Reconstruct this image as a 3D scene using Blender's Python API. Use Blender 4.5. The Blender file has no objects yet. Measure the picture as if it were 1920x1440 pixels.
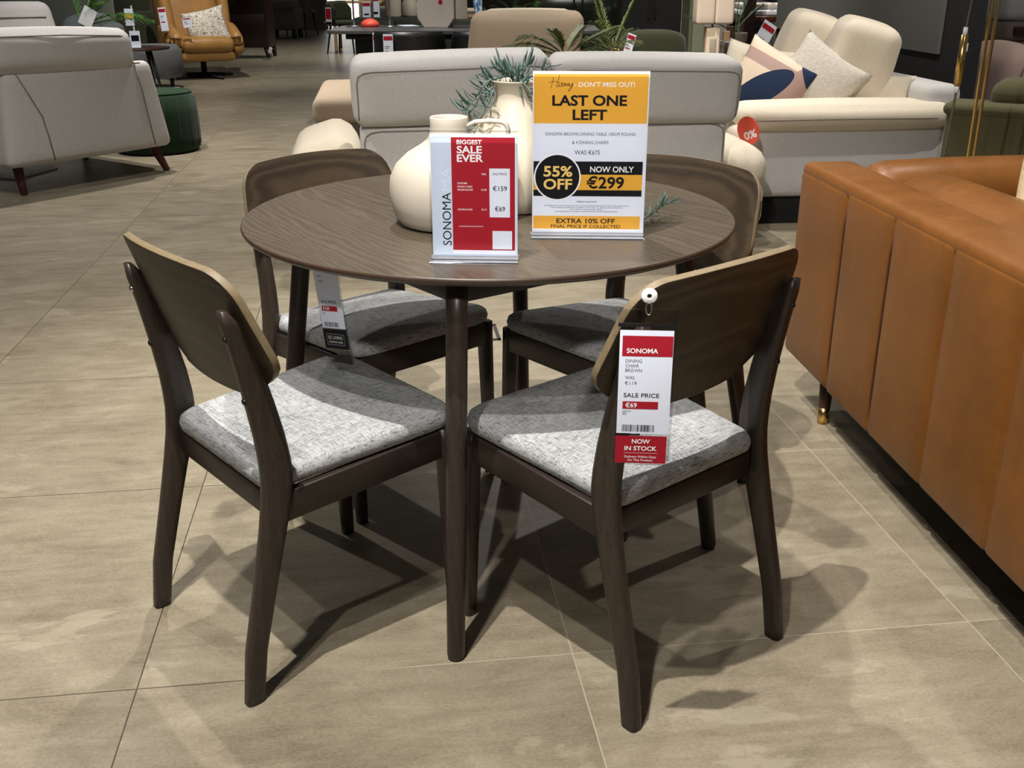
import bpy, bmesh, math, random
from math import sin, cos, pi, radians, atan2, hypot
from mathutils import Vector, Matrix

C = bpy.context.scene.collection
random.seed(7)

# ------------------------------------------------------------------ camera
CAM = Vector((0.0465, -2.1111, 1.2033))
PITCH, ROLL, FPX = 0.38013, -0.00227, 1933.9
_r0 = Vector((1, 0, 0)); _u0 = Vector((0, sin(PITCH), cos(PITCH))); _f = Vector((0, cos(PITCH), -sin(PITCH)))
_r = cos(ROLL) * _r0 + sin(ROLL) * _u0; _u = -sin(ROLL) * _r0 + cos(ROLL) * _u0
cd = bpy.data.cameras.new('camera'); cam = bpy.data.objects.new('camera', cd); C.objects.link(cam)
cd.sensor_width = 36.0; cd.lens = 36.0 * FPX / 1920.0; cd.clip_start = 0.02; cd.clip_end = 100
M = Matrix(((_r.x, _u.x, -_f.x, CAM.x), (_r.y, _u.y, -_f.y, CAM.y), (_r.z, _u.z, -_f.z, CAM.z), (0, 0, 0, 1)))
cam.matrix_world = M
bpy.context.scene.camera = cam

# ------------------------------------------------------------------ world, lamps, exposure
sc = bpy.context.scene
w = bpy.data.worlds.new('world'); sc.world = w; w.use_nodes = True
bg = w.node_tree.nodes['Background']; bg.inputs[0].default_value = (0.96, 0.98, 1.0, 1); bg.inputs[1].default_value = 0.075
sc.view_settings.view_transform = 'Standard'; sc.view_settings.look = 'None'
sc.view_settings.exposure = 0.0; sc.view_settings.gamma = 1.0; sc.view_settings.use_curve_mapping = False

def spot(loc, target, power, angle=70, blend=0.6, col=(1.0, 0.955, 0.89), rad=0.035):
    l = bpy.data.lights.new('track_or_fill_spot', 'SPOT'); l.energy = power; l.spot_size = radians(angle); l.spot_blend = blend  # serves shop track spots and added fill lamps alike
    l.color = col; l.shadow_soft_size = rad
    o = bpy.data.objects.new('track_or_fill_spot', l); C.objects.link(o); o.location = loc
    d = Vector(target) - Vector(loc); o.rotation_euler = d.to_track_quat('-Z', 'Y').to_euler()
    return o
WARM = (1.0, 0.92, 0.82)
spot((-0.47, -1.14, 3.5), (0.15, -0.35, 0), 560, 100, 0.8, rad=0.02)          # over the front of the dining set
spot((-0.28, 1.28, 3.5), (0.05, 0.75, 0.4), 360, 64, 0.7)           # from behind the dining set
spot((-0.75, -2.6, 3.5), (0.05, -0.2, 0.5), 130, 62, 0.9)  # front fill, added to brighten the upright signs
spot((0.2, -3.7, 2.7), (0.10, -0.25, 0.93), 360, 17, 0.6, rad=0.08)      # narrow fill added for the signs, aimed at the table display           # behind the viewer
spot((-0.56, -1.8, 3.5), (0.15, -0.5, 0), 200, 95, 0.85)
spot((-1.6, 5.6, 3.5), (-1.7, 6.2, 0), 430, 85, 1.0)  # added to brighten the floor of the left aisle
spot((-0.2, 2.5, 3.4), (0.2, 4.7, 0.8), 190, 50, 0.9)  # fill added for the near face of the beige back cushion
spot((0.5, 3.7, 3.4), (1.4, 6.0, 0.7), 260, 40, 0.9)  # added from the front to lift the alabaster column
spot((-3.0, 5.0, 3.4), (-3.6, 7.0, 0.9), 220, 45, 0.9)  # added to brighten the potted palm at upper left
spot((-2.3, 1.2, 3.4), (-2.5, 4.2, 0.5), 85, 45, 1.0, rad=0.15)  # soft fill, added for the rear panel of the grey armchair
spot((-2.0, 1.6, 3.5), (-2.0, 1.7, 0), 300, 100, 1.0)
spot((-2.6, 5.0, 3.5), (-2.8, 4.6, 0.5), 440, 75, 0.8)              # over the grey armchair
spot((0.3, 3.5, 3.5), (0.2, 2.7, 0.6), 330, 75, 0.9)                # over the corner sofa
spot((0.3, 5.9, 3.5), (0.1, 4.9, 0.6), 150, 70, 0.9)
spot((0.9, 3.3, 3.5), (1.8, 3.8, 0.6), 230, 75, 0.9)                # over the cream sofa
spot((1.6, 1.1, 3.5), (1.25, 0.0, 0.6), 130, 80, 0.9)               # over the tan sofa
spot((-3.2, 9.6, 3.5), (-3.7, 11.0, 0.5), 330, 75, 0.9)
spot((-3.6, 7.0, 3.5), (-3.9, 8.8, 0.6), 260, 70, 0.9)
spot((2.6, 2.2, 3.5), (2.6, 3.6, 0.6), 220, 80, 0.9)
spot((-0.7, 7.4, 3.5), (-0.8, 7.4, 0.7), 240, 75, 0.9)
spot((0.9, 5.0, 3.5), (1.3, 6.3, 0.8), 300, 75, 0.9)
spot((1.6, 13.0, 3.5), (1.4, 15.4, 0.9), 420, 80, 0.9)  # added to brighten the white wall far behind
spot((-2.6, 14.5, 3.5), (-2.9, 15.2, 0.5), 330, 85, 0.9)
spot((0.2, 9.6, 3.5), (-0.4, 10.9, 0.7), 330, 90, 0.9)
spot((2.6, 7.6, 3.5), (2.2, 7.6, 0.8), 300, 80, 0.9)

def at(px, py, Y):
    d = _f + _r * ((px - 960) / FPX) - _u * ((py - 720) / FPX)
    return CAM + d * ((Y - CAM.y) / d.y)
def gz(px, py, z=0.0):
    d = _f + _r * ((px - 960) / FPX) - _u * ((py - 720) / FPX)
    return CAM + d * ((z - CAM.z) / d.z)

# ------------------------------------------------------------------ materials
def lin(c):
    out = []
    for v in c[:3]:
        v = v / 255.0
        out.append(v / 12.92 if v <= 0.04045 else ((v + 0.055) / 1.055) ** 2.4)
    return (*out, 1.0)

class NT:
    def __init__(s, name):
        s.m = bpy.data.materials.new(name); s.m.use_nodes = True; s.t = s.m.node_tree; s.n = s.t.nodes
        s.b = s.n['Principled BSDF']; s.out = s.n['Material Output']
        s._tc = None
    def add(s, typ, **kw):
        nd = s.n.new(typ)
        for k, v in kw.items(): setattr(nd, k, v)
        return nd
    def put(s, sock, v):
        if isinstance(v, bpy.types.NodeSocket): s.t.links.new(v, sock)
        elif v is not None: sock.default_value = v
    def math(s, op, a, b=None, c=None, clamp=False):
        nd = s.add('ShaderNodeMath', operation=op, use_clamp=clamp)
        s.put(nd.inputs[0], a); s.put(nd.inputs[1], b)
        if c is not None: s.put(nd.inputs[2], c)
        return nd.outputs[0]
    def obj(s):
        if s._tc is None: s._tc = s.add('ShaderNodeTexCoord')
        return s._tc.outputs['Object']
    def mapping(s, v, scale=(1, 1, 1), rot=(0, 0, 0), loc=(0, 0, 0)):
        nd = s.add('ShaderNodeMapping'); s.put(nd.inputs[0], v)
        nd.inputs['Scale'].default_value = scale; nd.inputs['Rotation'].default_value = rot; nd.inputs['Location'].default_value = loc
        return nd.outputs[0]
    def noise(s, v, scale=5, detail=3, rough=0.5, dist=0.0):
        nd = s.add('ShaderNodeTexNoise'); s.put(nd.inputs['Vector'], v)
        nd.inputs['Scale'].default_value = scale; nd.inputs['Detail'].default_value = detail
        nd.inputs['Roughness'].default_value = rough; nd.inputs['Distortion'].default_value = dist
        return nd.outputs['Fac']
    def ramp(s, f, stops):
        nd = s.add('ShaderNodeValToRGB'); s.put(nd.inputs[0], f)
        els = nd.color_ramp.elements
        while len(els) < len(stops): els.new(0.5)
        for e, (p, c) in zip(els, stops): e.position = p; e.color = c if len(c) == 4 else lin(c)
        return nd.outputs[0]
    def mix(s, f, a, b, typ='MIX'):
        nd = s.add('ShaderNodeMix', data_type='RGBA', blend_type=typ)
        s.put(nd.inputs[0], f); s.put(nd.inputs[6], a); s.put(nd.inputs[7], b)
        return nd.outputs[2]
    def sep(s, v):
        nd = s.add('ShaderNodeSeparateXYZ'); s.put(nd.inputs[0], v); return nd.outputs
    def comb(s, x, y, z):
        nd = s.add('ShaderNodeCombineXYZ'); s.put(nd.inputs[0], x); s.put(nd.inputs[1], y); s.put(nd.inputs[2], z); return nd.outputs[0]
    def bump(s, h, strength=0.2, dist=0.002):
        nd = s.add('ShaderNodeBump'); s.put(nd.inputs['Height'], h)
        nd.inputs['Strength'].default_value = strength; nd.inputs['Distance'].default_value = dist
        s.put(s.b.inputs['Normal'], nd.outputs[0])
    def base(s, c=None, rough=0.5, metal=0.0, spec=0.5):
        if c is not None: s.put(s.b.inputs['Base Color'], c)
        s.put(s.b.inputs['Roughness'], rough); s.b.inputs['Metallic'].default_value = metal
        s.b.inputs['Specular IOR Level'].default_value = spec

_mats = {}
def plain(name, c, rough=0.5, metal=0.0, spec=0.5, var=0.0, vscale=20, bump=0.0, bscale=200, bdist=0.001):
    if name in _mats: return _mats[name]
    t = NT(name); col = lin(c)
    if var:
        f = t.noise(t.obj(), vscale, 4, 0.6)
        a = tuple(min(1, v * (1 - var)) for v in col[:3]) + (1,); b = tuple(min(1, v * (1 + var)) for v in col[:3]) + (1,)
        t.base(t.ramp(f, [(0.3, a), (0.7, b)]), rough, metal, spec)
    else: t.base(col, rough, metal, spec)
    if bump: t.bump(t.noise(t.obj(), bscale, 3, 0.6), bump, bdist)
    _mats[name] = t.m; return t.m

def fabric(name, c, dark=0.78, scale=1.0, slub=0.5, bump=0.35):
    """woven cloth: threads along two directions over a slow tone change"""
    if name in _mats: return _mats[name]
    t = NT(name); o = t.obj()
    a = t.noise(t.mapping(o, (60 * scale, 420 * scale, 420 * scale)), 1, 3, 0.65)
    b = t.noise(t.mapping(o, (420 * scale, 60 * scale, 420 * scale)), 1, 3, 0.65)
    v = t.noise(t.mapping(o, (420 * scale, 420 * scale, 60 * scale)), 1, 2, 0.6)
    f = t.math('ADD', t.math('MULTIPLY', a, 0.4), t.math('MULTIPLY', b, 0.35)); f = t.math('ADD', f, t.math('MULTIPLY', v, 0.25))
    col = lin(c); dk = tuple(x * dark for x in col[:3]) + (1,); lt = tuple(min(1, x * (1 + (1 - dark) * .5)) for x in col[:3]) + (1,)
    t.base(t.ramp(f, [(0.5 - .12 * (1.5 - slub), dk), (0.5 + .12 * (1.5 - slub), lt)]), 0.92, 0, 0.15)
    t.b.inputs['Sheen Weight'].default_value = 0.12
    t.bump(f, bump, 0.0015); _mats[name] = t.m; return t.m

def seat_cloth():
    """pale grey melange with dark slubs running both ways"""
    t = NT('seat_cloth'); o = t.obj()
    a = t.noise(t.mapping(o, (45, 620, 300)), 1, 3, 0.7); b = t.noise(t.mapping(o, (620, 45, 300)), 1, 3, 0.7)
    fine = t.noise(o, 900, 2, 0.6); slow = t.noise(o, 14, 2, 0.5)
    mn = t.math('MINIMUM', a, b)
    f = t.math('ADD', t.math('MULTIPLY', mn, 0.95), t.math('MULTIPLY', fine, 0.16)); f = t.math('ADD', f, t.math('MULTIPLY', slow, 0.10))
    t.base(t.ramp(f, [(0.40, (58, 60, 64)), (0.48, (112, 114, 117)), (0.55, (158, 160, 161)), (0.68, (186, 187, 187))]), 0.95, 0, 0.1)
    t.bump(f, 0.35, 0.0012); return t.m

def wood(name, dark, light, axis=0, freq=55, rough=0.45, boards=0.0, contrast=1.0, cathedral=0.22, spec=0.4, rot=0.0, pores=0.5, coat=0.0):
    """grain running along the object's own axis"""
    if name in _mats: return _mats[name]
    t = NT(name); o = t.obj()
    if rot: o = t.mapping(o, rot=(0, 0, rot))
    s = t.sep(o); L = s[axis]; A = s[(axis + 1) % 3]; B = s[(axis + 2) % 3]
    if boards:
        k = t.math('FLOOR', t.math('DIVIDE', A, boards))
        wn = t.add('ShaderNodeTexWhiteNoise', noise_dimensions='1D'); t.put(wn.inputs['W'], k)
        L = t.math('ADD', L, t.math('MULTIPLY', wn.outputs['Value'], 7.0)); Bv = t.math('ADD', B, t.math('MULTIPLY', wn.outputs['Value'], 3.0))
    else: Bv = B
    v = t.comb(t.math('MULTIPLY', L, 1.6), t.math('MULTIPLY', A, 7.0), t.math('MULTIPLY', Bv, 7.0))
    n1 = t.noise(v, 1.0, 2, 0.5); n2 = t.noise(t.comb(t.math('MULTIPLY', L, 14.0), t.math('MULTIPLY', A, 60.0), t.math('MULTIPLY', Bv, 60.0)), 1, 2, 0.5)
    ph = t.math('ADD', t.math('ADD', A, t.math('MULTIPLY', Bv, 0.7)), t.math('MULTIPLY', n1, cathedral)); ph = t.math('ADD', ph, t.math('MULTIPLY', n2, 0.006))
    sn = t.math('SINE', t.math('MULTIPLY', ph, freq * 2 * pi)); rings = t.math('MULTIPLY_ADD', sn, 0.5, 0.5)
    rings = t.math('POWER', rings, 1.8)
    pv = t.comb(t.math('MULTIPLY', L, 30.0), t.math('MULTIPLY', A, 900.0), t.math('MULTIPLY', Bv, 900.0)); pore = t.noise(pv, 1, 2, 0.6)
    f = t.math('ADD', t.math('MULTIPLY', rings, 0.62 * contrast), t.math('MULTIPLY', pore, pores)); f = t.math('ADD', f, t.math('MULTIPLY', n1, 0.25))
    t.base(t.ramp(f, [(0.25, dark), (0.95, light)]), rough, 0, spec)
    if coat: t.b.inputs['Coat Weight'].default_value = coat; t.b.inputs['Coat Roughness'].default_value = 0.25
    t.bump(f, 0.08, 0.0006); _mats[name] = t.m; return t.m

def leather(name, c, rough=0.42, var=0.18, scale=1.0):
    if name in _mats: return _mats[name]
    t = NT(name); o = t.obj(); col = lin(c)
    f = t.math('ADD', t.math('MULTIPLY', t.noise(o, 5 * scale, 4, 0.6), 0.7), t.math('MULTIPLY', t.noise(o, 45 * scale, 3, 0.6), 0.3))
    a = tuple(v * (1 - var) for v in col[:3]) + (1,); b = tuple(min(1, v * (1 + var)) for v in col[:3]) + (1,)
    t.base(t.ramp(f, [(0.35, a), (0.65, b)]), t.math('MULTIPLY_ADD', f, 0.25, rough - 0.12), 0, 0.4)
    vo = t.add('ShaderNodeTexVoronoi'); t.put(vo.inputs['Vector'], o); vo.inputs['Scale'].default_value = 420
    t.bump(t.math('ADD', t.math('MULTIPLY', vo.outputs['Distance'], 0.6), f), 0.12, 0.0015); _mats[name] = t.m; return t.m

def emit(name, c, strength):
    t = NT(name); t.base(lin(c), 0.6); t.b.inputs['Emission Color'].default_value = lin(c); t.b.inputs['Emission Strength'].default_value = strength
    return t.m

def clear_plastic(name, tint=(255, 255, 255), refl=1.0):
    t = NT(name)
    tr = t.add('ShaderNodeBsdfTransparent'); tr.inputs[0].default_value = lin(tint)
    gl = t.add('ShaderNodeBsdfGlossy'); gl.inputs['Roughness'].default_value = 0.06; gl.inputs[0].default_value = (refl, refl, refl, 1)
    fr = t.add('ShaderNodeFresnel'); fr.inputs[0].default_value = 1.25
    mx = t.add('ShaderNodeMixShader'); t.put(mx.inputs[0], fr.outputs[0]); t.put(mx.inputs[1], tr.outputs[0]); t.put(mx.inputs[2], gl.outputs[0])
    t.put(t.out.inputs[0], mx.outputs[0]); return t.m

def floor_tiles():
    t = NT('stone_tiles'); o = t.obj(); s = t.sep(o); X, Y = s[0], s[1]; T = 0.8
    def edge(a):
        fr = t.math('FRACT', t.math('ADD', t.math('DIVIDE', a, T), 0.5))
        return t.math('MULTIPLY', t.math('ABSOLUTE', t.math('SUBTRACT', fr, 0.5)), T)
    d = t.math('MINIMUM', edge(X), edge(Y))
    grout = t.math('LESS_THAN', d, 0.0013)
    kx = t.math('FLOOR', t.math('DIVIDE', X, T)); ky = t.math('FLOOR', t.math('DIVIDE', Y, T))
    wn = t.add('ShaderNodeTexWhiteNoise', noise_dimensions='3D'); t.put(wn.inputs['Vector'], t.comb(kx, ky, 3.0))
    off = t.sep(wn.outputs['Color'])
    v = t.comb(t.math('ADD', X, t.math('MULTIPLY', off[0], 40.0)), t.math('ADD', Y, t.math('MULTIPLY', off[1], 40.0)), 0.0)
    big = t.noise(t.mapping(v, (2.2, 4.0, 1)), 1.5, 9, 0.72, 0.5)
    strk = t.noise(t.mapping(v, (5, 26, 1)), 1.0, 5, 0.68, 0.4)
    grit = t.math('MULTIPLY_ADD', t.math('SUBTRACT', t.noise(t.mapping(v, (1, 1.7, 1)), 120, 9, 0.85), 0.5), 1.9, 0.5)
    f = t.math('ADD', t.math('MULTIPLY', big, 0.46), t.math('MULTIPLY', strk, 0.24)); f = t.math('ADD', f, t.math('MULTIPLY', grit, 0.30))
    col = t.ramp(f, [(0.36, (100, 91, 75)), (0.47, (123, 114, 96)), (0.55, (136, 127, 109)), (0.66, (155, 147, 129))])
    # worn crusts with sharp outlines
    cr = t.noise(t.mapping(v, (1.2, 2.6, 1), loc=(3, 1, 0)), 1.5, 8, 0.62, 0.3)
    crust = t.math('MULTIPLY', t.math('MULTIPLY', t.math('SUBTRACT', cr, 0.61), 40.0, clamp=True), 0.40, clamp=True)
    col = t.mix(crust, col, lin((160, 152, 133)))
    pit = t.math('MULTIPLY', t.math('GREATER_THAN', t.noise(t.mapping(v, (10, 22, 1)), 3.0, 4, 0.6), 0.73), 0.35)
    col = t.mix(pit, col, lin((84, 76, 62)))
    tone = t.math('MULTIPLY_ADD', off[2], 0.10, 0.95); col = t.mix(1.0, col, t.comb(tone, tone, tone), 'MULTIPLY')
    gcol = t.ramp(t.math('MULTIPLY_ADD', X, 0.5, -0.1), [(0.38, (66, 59, 50)), (0.56, (158, 150, 132))])
    col = t.mix(grout, col, gcol)
    t.base(col, t.math('MULTIPLY_ADD', strk, 0.22, 0.26), 0, 0.35)
    t.bump(t.math('SUBTRACT', t.math('MULTIPLY', strk, 0.25), t.math('MULTIPLY', grout, 1.0)), 0.10, 0.002)
    return t.m

MW = {}
def M_(k): return MW[k]
MW['leg'] = wood('dark_stained_wood', (16, 13, 11), (62, 52, 44), axis=2, freq=60, rough=0.38, contrast=0.12, cathedral=0.02, pores=1.05)
MW['rail'] = wood('dark_stained_rail', (14, 12, 10), (52, 43, 36), axis=0, freq=60, rough=0.42, contrast=0.12, cathedral=0.02, pores=1.05)
MW['veneer'] = wood('brown_ash_veneer', (34, 27, 20), (74, 61, 46), axis=0, freq=42, rough=0.45, contrast=0.45, cathedral=0.13, pores=0.55)
MW['ply'] = plain('plywood_edge', (112, 97, 72), 0.55, var=0.15, vscale=60)
MW['top'] = wood('table_ash_veneer', (50, 43, 35), (95, 84, 69), axis=0, freq=62, rough=0.34, boards=0.21, contrast=0.28, cathedral=0.20, rot=radians(57), pores=0.62, spec=0.5)
MW['topedge'] = plain('table_edge_band', (58, 43, 33), 0.4, var=0.12, vscale=40)
MW['seat'] = seat_cloth()
MW['black'] = plain('black_satin', (16, 16, 17), 0.4)
MW['blackmatte'] = plain('black_matte', (13, 13, 14), 0.8)
MW['white'] = plain('white_plastic', (235, 235, 238), 0.35)
MW['paper'] = plain('white_paper', (228, 235, 252), 0.75, spec=0.2)
MW['paperblue'] = plain('pale_blue_paper', (205, 219, 240), 0.75, spec=0.2)
MW['gold'] = plain('gold_ink', (229, 172, 62), 0.6, spec=0.2)
MW['red'] = plain('red_ink', (166, 28, 44), 0.6, spec=0.2)
MW['ink'] = plain('black_ink', (14, 14, 20), 0.6, spec=0.2)
MW['grey'] = plain('grey_ink', (82, 84, 100), 0.6, spec=0.2)
MW['inkw'] = plain('white_ink', (246, 247, 252), 0.6, spec=0.2)
MW['goldtxt'] = plain('pale_gold_ink', (240, 205, 120), 0.6, spec=0.2)
MW['ghost'] = plain('ghost_reflection', (222, 232, 250), 0.6, spec=0.2)
MW['brass'] = plain('polished_brass', (222, 184, 112), 0.22, 1.0)
MW['steel'] = plain('bright_steel', (190, 190, 192), 0.25, 1.0)
MW['acrylic'] = clear_plastic('clear_acrylic')
MW['sleeve'] = clear_plastic('clear_sleeve', (238, 238, 240))
MW['cream'] = plain('cream_ceramic', (172, 163, 146), 0.55, var=0.03, vscale=8)
MW['jug'] = plain('matt_cream_stoneware', (172, 164, 151), 0.6, var=0.02, vscale=8)
MW['leaf'] = plain('succulent_green', (62, 84, 76), 0.55, var=0.2, vscale=30)
MW['palm'] = plain('palm_green', (84, 136, 46), 0.5, var=0.3, vscale=14)
MW['palmdark'] = plain('olive_palm_green', (96, 108, 58), 0.5, var=0.35, vscale=14)
MW['tan'] = leather('tan_leather', (108, 66, 24))
MW['seam'] = plain('brown_seam_cord', (70, 36, 14), 0.6)
MW['camel'] = leather('camel_leather', (158, 116, 62), 0.42)
MW['sofa'] = fabric('oatmeal_linen', (200, 197, 195), 0.82)
MW['sofagrey'] = fabric('pale_grey_tweed', (196, 193, 191), 0.80)
MW['creamcloth'] = fabric('cream_chenille', (222, 210, 190), 0.86)
MW['beige'] = fabric('beige_velvet', (196, 176, 152), 0.86)
MW['taupe'] = fabric('taupe_cloth', (110, 100, 90), 0.8)
MW['sage'] = fabric('sage_cloth', (88, 92, 84), 0.82)
MW['olive'] = fabric('olive_velvet', (92, 88, 62), 0.85)
MW['oliveD'] = fabric('dark_olive_velvet', (52, 54, 38), 0.85)
MW['greenv'] = fabric('bottle_green_velvet', (28, 50, 30), 0.8)
MW['pinkv'] = fabric('dusty_pink_velvet', (186, 160, 150), 0.85)
MW['greenlth'] = leather('dark_green_leather', (48, 58, 44), 0.35)
MW['piping'] = plain('piping_cord', (128, 118, 108), 0.9)
MW['walnut'] = plain('red_walnut', (70, 32, 22), 0.35, var=0.2, vscale=30)
MW['mahog'] = plain('dark_mahogany', (36, 16, 13), 0.35, var=0.15, vscale=12)
MW['brownw'] = plain('brown_timber', (64, 40, 26), 0.5, var=0.2, vscale=20)
MW['palew'] = plain('pale_timber', (176, 146, 104), 0.5, var=0.12, vscale=20)
MW['rug'] = plain('white_rug_pile', (222, 222, 220), 0.95, bump=0.5, bscale=120, bdist=0.01)
MW['wallblk'] = plain('near_black_paint', (27, 27, 30), 0.75)
MW['panel'] = plain('charcoal_board', (92, 93, 88), 0.85)
MW['wallw'] = plain('white_paint', (214, 212, 206), 0.8)
MW['stone'] = plain('alabaster', (222, 200, 170), 0.5, var=0.1, vscale=12)
MW['shade'] = plain('linen_shade', (224, 204, 184), 0.8)
MW['navy'] = plain('navy_cloth', (34, 48, 74), 0.85)
MW['coral'] = plain('coral_card', (232, 84, 62), 0.5)

# ------------------------------------------------------------------ mesh helpers
def link(name, bm, m, parent=None, smooth=True, bevel=0.0, seg=2):
    me = bpy.data.meshes.new(name); bm.normal_update(); bm.to_mesh(me); bm.free()
    ms = m if isinstance(m, (list, tuple)) else [m]
    for x in ms: me.materials.append(x)
    if smooth:
        for p in me.polygons: p.use_smooth = True
    o = bpy.data.objects.new(name, me); C.objects.link(o)
    if parent: o.parent = parent
    if bevel:
        b = o.modifiers.new('bevel', 'BEVEL'); b.width = bevel; b.segments = seg; b.limit_method = 'ANGLE'; b.angle_limit = radians(40)
        b.harden_normals = False
    return o
def tag(o, label, cat, group=None, kind=None):
    o['label'] = label; o['category'] = cat
    if group: o['group'] = group
    if kind: o['kind'] = kind
    return o
def thing(name, label, cat, loc=(0, 0, 0), rz=0.0, group=None):
    o = bpy.data.objects.new(name, None); C.objects.link(o); o.empty_display_size = 0.05
    o.location = loc; o.rotation_euler = (0, 0, rz); return tag(o, label, cat, group)
def struct(o): o['kind'] = 'structure'; return o
def copy_tree(o, parent=None):
    c = o.copy(); C.objects.link(c)
    if parent: c.parent = parent
    for ch in list(o.children): copy_tree(ch, c)
    return c
def B(): return bmesh.new()
def T(loc=(0, 0, 0), rot=(0, 0, 0)):
    from mathutils import Euler
    return Matrix.Translation(loc) @ Euler(rot).to_matrix().to_4x4()
def box(bm, size, loc=(0, 0, 0), rot=(0, 0, 0), mi=0):
    r = bmesh.ops.create_cube(bm, size=1.0, matrix=T(loc, rot) @ Matrix.Diagonal((*size, 1)))
    for f in {f for v in r['verts'] for f in v.link_faces}: f.material_index = mi
    return r['verts']
def softbox(bm, size, r, loc=(0, 0, 0), rot=(0, 0, 0), bulge=(0, 0, 0), n=10, fn=None):
    """box with rounded edges and optionally swollen faces"""
    mat = T(loc, rot); h = [s / 2 for s in size]; r = min(r, min(h) * .98)
    tmp = bmesh.new(); bmesh.ops.create_cube(tmp, size=2.0)
    bmesh.ops.subdivide_edges(tmp, edges=tmp.edges[:], cuts=n - 1, use_grid_fill=True)
    vs = {}
    def warp(c, hh):   # put more grid lines into the rounded margin
        e = r / hh; a = abs(c); k = 0.42
        return math.copysign((a / (1 - k)) * (1 - e) if a < 1 - k else (1 - e) + (a - (1 - k)) / k * e, c)
    for v in tmp.verts:
        q = [warp(v.co[i], h[i]) for i in range(3)]
        p = Vector([q[i] * h[i] for i in range(3)])
        inn = Vector([max(-(h[i] - r), min(h[i] - r, p[i])) for i in range(3)])
        d = p - inn
        res = inn + d.normalized() * r if d.length > 1e-9 else p
        for i in range(3):
            if bulge[i]:
                j, k2 = (i + 1) % 3, (i + 2) % 3
                res[i] += math.copysign(bulge[i], v.co[i]) * abs(q[i]) ** 2 * (1 - q[j] ** 2) * (1 - q[k2] ** 2)
        if fn: res = fn(res)
        vs[v] = bm.verts.new(mat @ res)
    for f in tmp.faces: bm.faces.new([vs[v] for v in f.verts])
    tmp.free()
def pillow(bm, wd, ht, th, loc=(0, 0, 0), rot=(0, 0, 0), n=16, pinch=0.06, mfn=None):
    """scatter cushion in the local xz plane, thickness along y"""
    mat = T(loc, rot); g = {}
    for side in (1, -1):
        for i in range(n + 1):
            for j in range(n + 1):
                u, v = 2 * i / n - 1, 2 * j / n - 1; edge = i in (0, n) or j in (0, n)
                if edge and side == -1: g[i, j, -1] = g[i, j, 1]; continue
                sx = 1 - pinch * (1 - v * v); sz = 1 - pinch * (1 - u * u)
                t = (max(0, 1 - u ** 2) * max(0, 1 - v ** 2)) ** 0.45
                g[i, j, side] = bm.verts.new(mat @ Vector((u * wd / 2 * sz ** 0 * (1 - pinch * (1 - v * v)) , side * th / 2 * t, v * ht / 2 * (1 - pinch * (1 - u * u)))))
    for side in (1, -1):
        for i in range(n):
            for j in range(n):
                q = [g[i, j, side], g[i + 1, j, side], g[i + 1, j + 1, side], g[i, j + 1, side]]
                try:
                    f = bm.faces.new(q if side == -1 else q[::-1])
                    if mfn: f.material_index = mfn((2 * i + 1) / n - 1, (2 * j + 1) / n - 1, side)
                except ValueError: pass
def lathe(bm, prof, seg=40, loc=(0, 0, 0), cap=True):
    L = Vector(loc); rings = []
    for r, z in prof:
        rings.append([bm.verts.new(L + Vector((r * cos(2 * pi * k / seg), r * sin(2 * pi * k / seg), z))) for k in range(seg)])
    for a, b in zip(rings, rings[1:]):
        for k in range(seg): bm.faces.new((a[k], a[(k + 1) % seg], b[(k + 1) % seg], b[k]))
    if cap:
        bm.faces.new(rings[0][::-1])
        bm.faces.new(rings[-1])
def tube(bm, pts, rad, seg=8, closed=False):
    pts = [Vector(p) for p in pts]; n = len(pts); rr = rad if isinstance(rad, (list, tuple)) else [rad] * n
    rings = []; ref = None
    for i, p in enumerate(pts):
        a = pts[(i - 1) % n] if closed else pts[max(0, i - 1)]; b = pts[(i + 1) % n] if closed else pts[min(n - 1, i + 1)]
        t = (b - a).normalized() if (b - a).length > 1e-9 else Vector((0, 0, 1))
        if ref is None: ref = t.orthogonal().normalized()
        x = (ref - t * ref.dot(t)); x = x.normalized() if x.length > 1e-6 else t.orthogonal().normalized(); ref = x; y = t.cross(x)
        rings.append([bm.verts.new(p + (x * cos(2 * pi * k / seg) + y * sin(2 * pi * k / seg)) * max(rr[i], 1e-5)) for k in range(seg)])
    for i in range(n if closed else n - 1):
        a, b = rings[i], rings[(i + 1) % n]
        for k in range(seg): bm.faces.new((a[k], a[(k + 1) % seg], b[(k + 1) % seg], b[k]))
    if not closed: bm.faces.new(rings[0][::-1]); bm.faces.new(rings[-1])
def loft(bm, secs, ex=3.0, seg=16):
    """secs: (centre, half x, half y, angle) super-ellipse cross sections stacked along z"""
    rings = []
    for c, hx, hy in secs:
        ring = []
        for k in range(seg):
            a = 2 * pi * (k + .5) / seg; ca, sa = cos(a), sin(a)
            ring.append(bm.verts.new(Vector(c) + Vector((hx * math.copysign(abs(ca) ** (2 / ex), ca), hy * math.copysign(abs(sa) ** (2 / ex), sa), 0))))
        rings.append(ring)
    for a, b in zip(rings, rings[1:]):
        for k in range(seg): bm.faces.new((a[k], a[(k + 1) % seg], b[(k + 1) % seg], b[k]))
    bm.faces.new(rings[0][::-1]); bm.faces.new(rings[-1])
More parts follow.
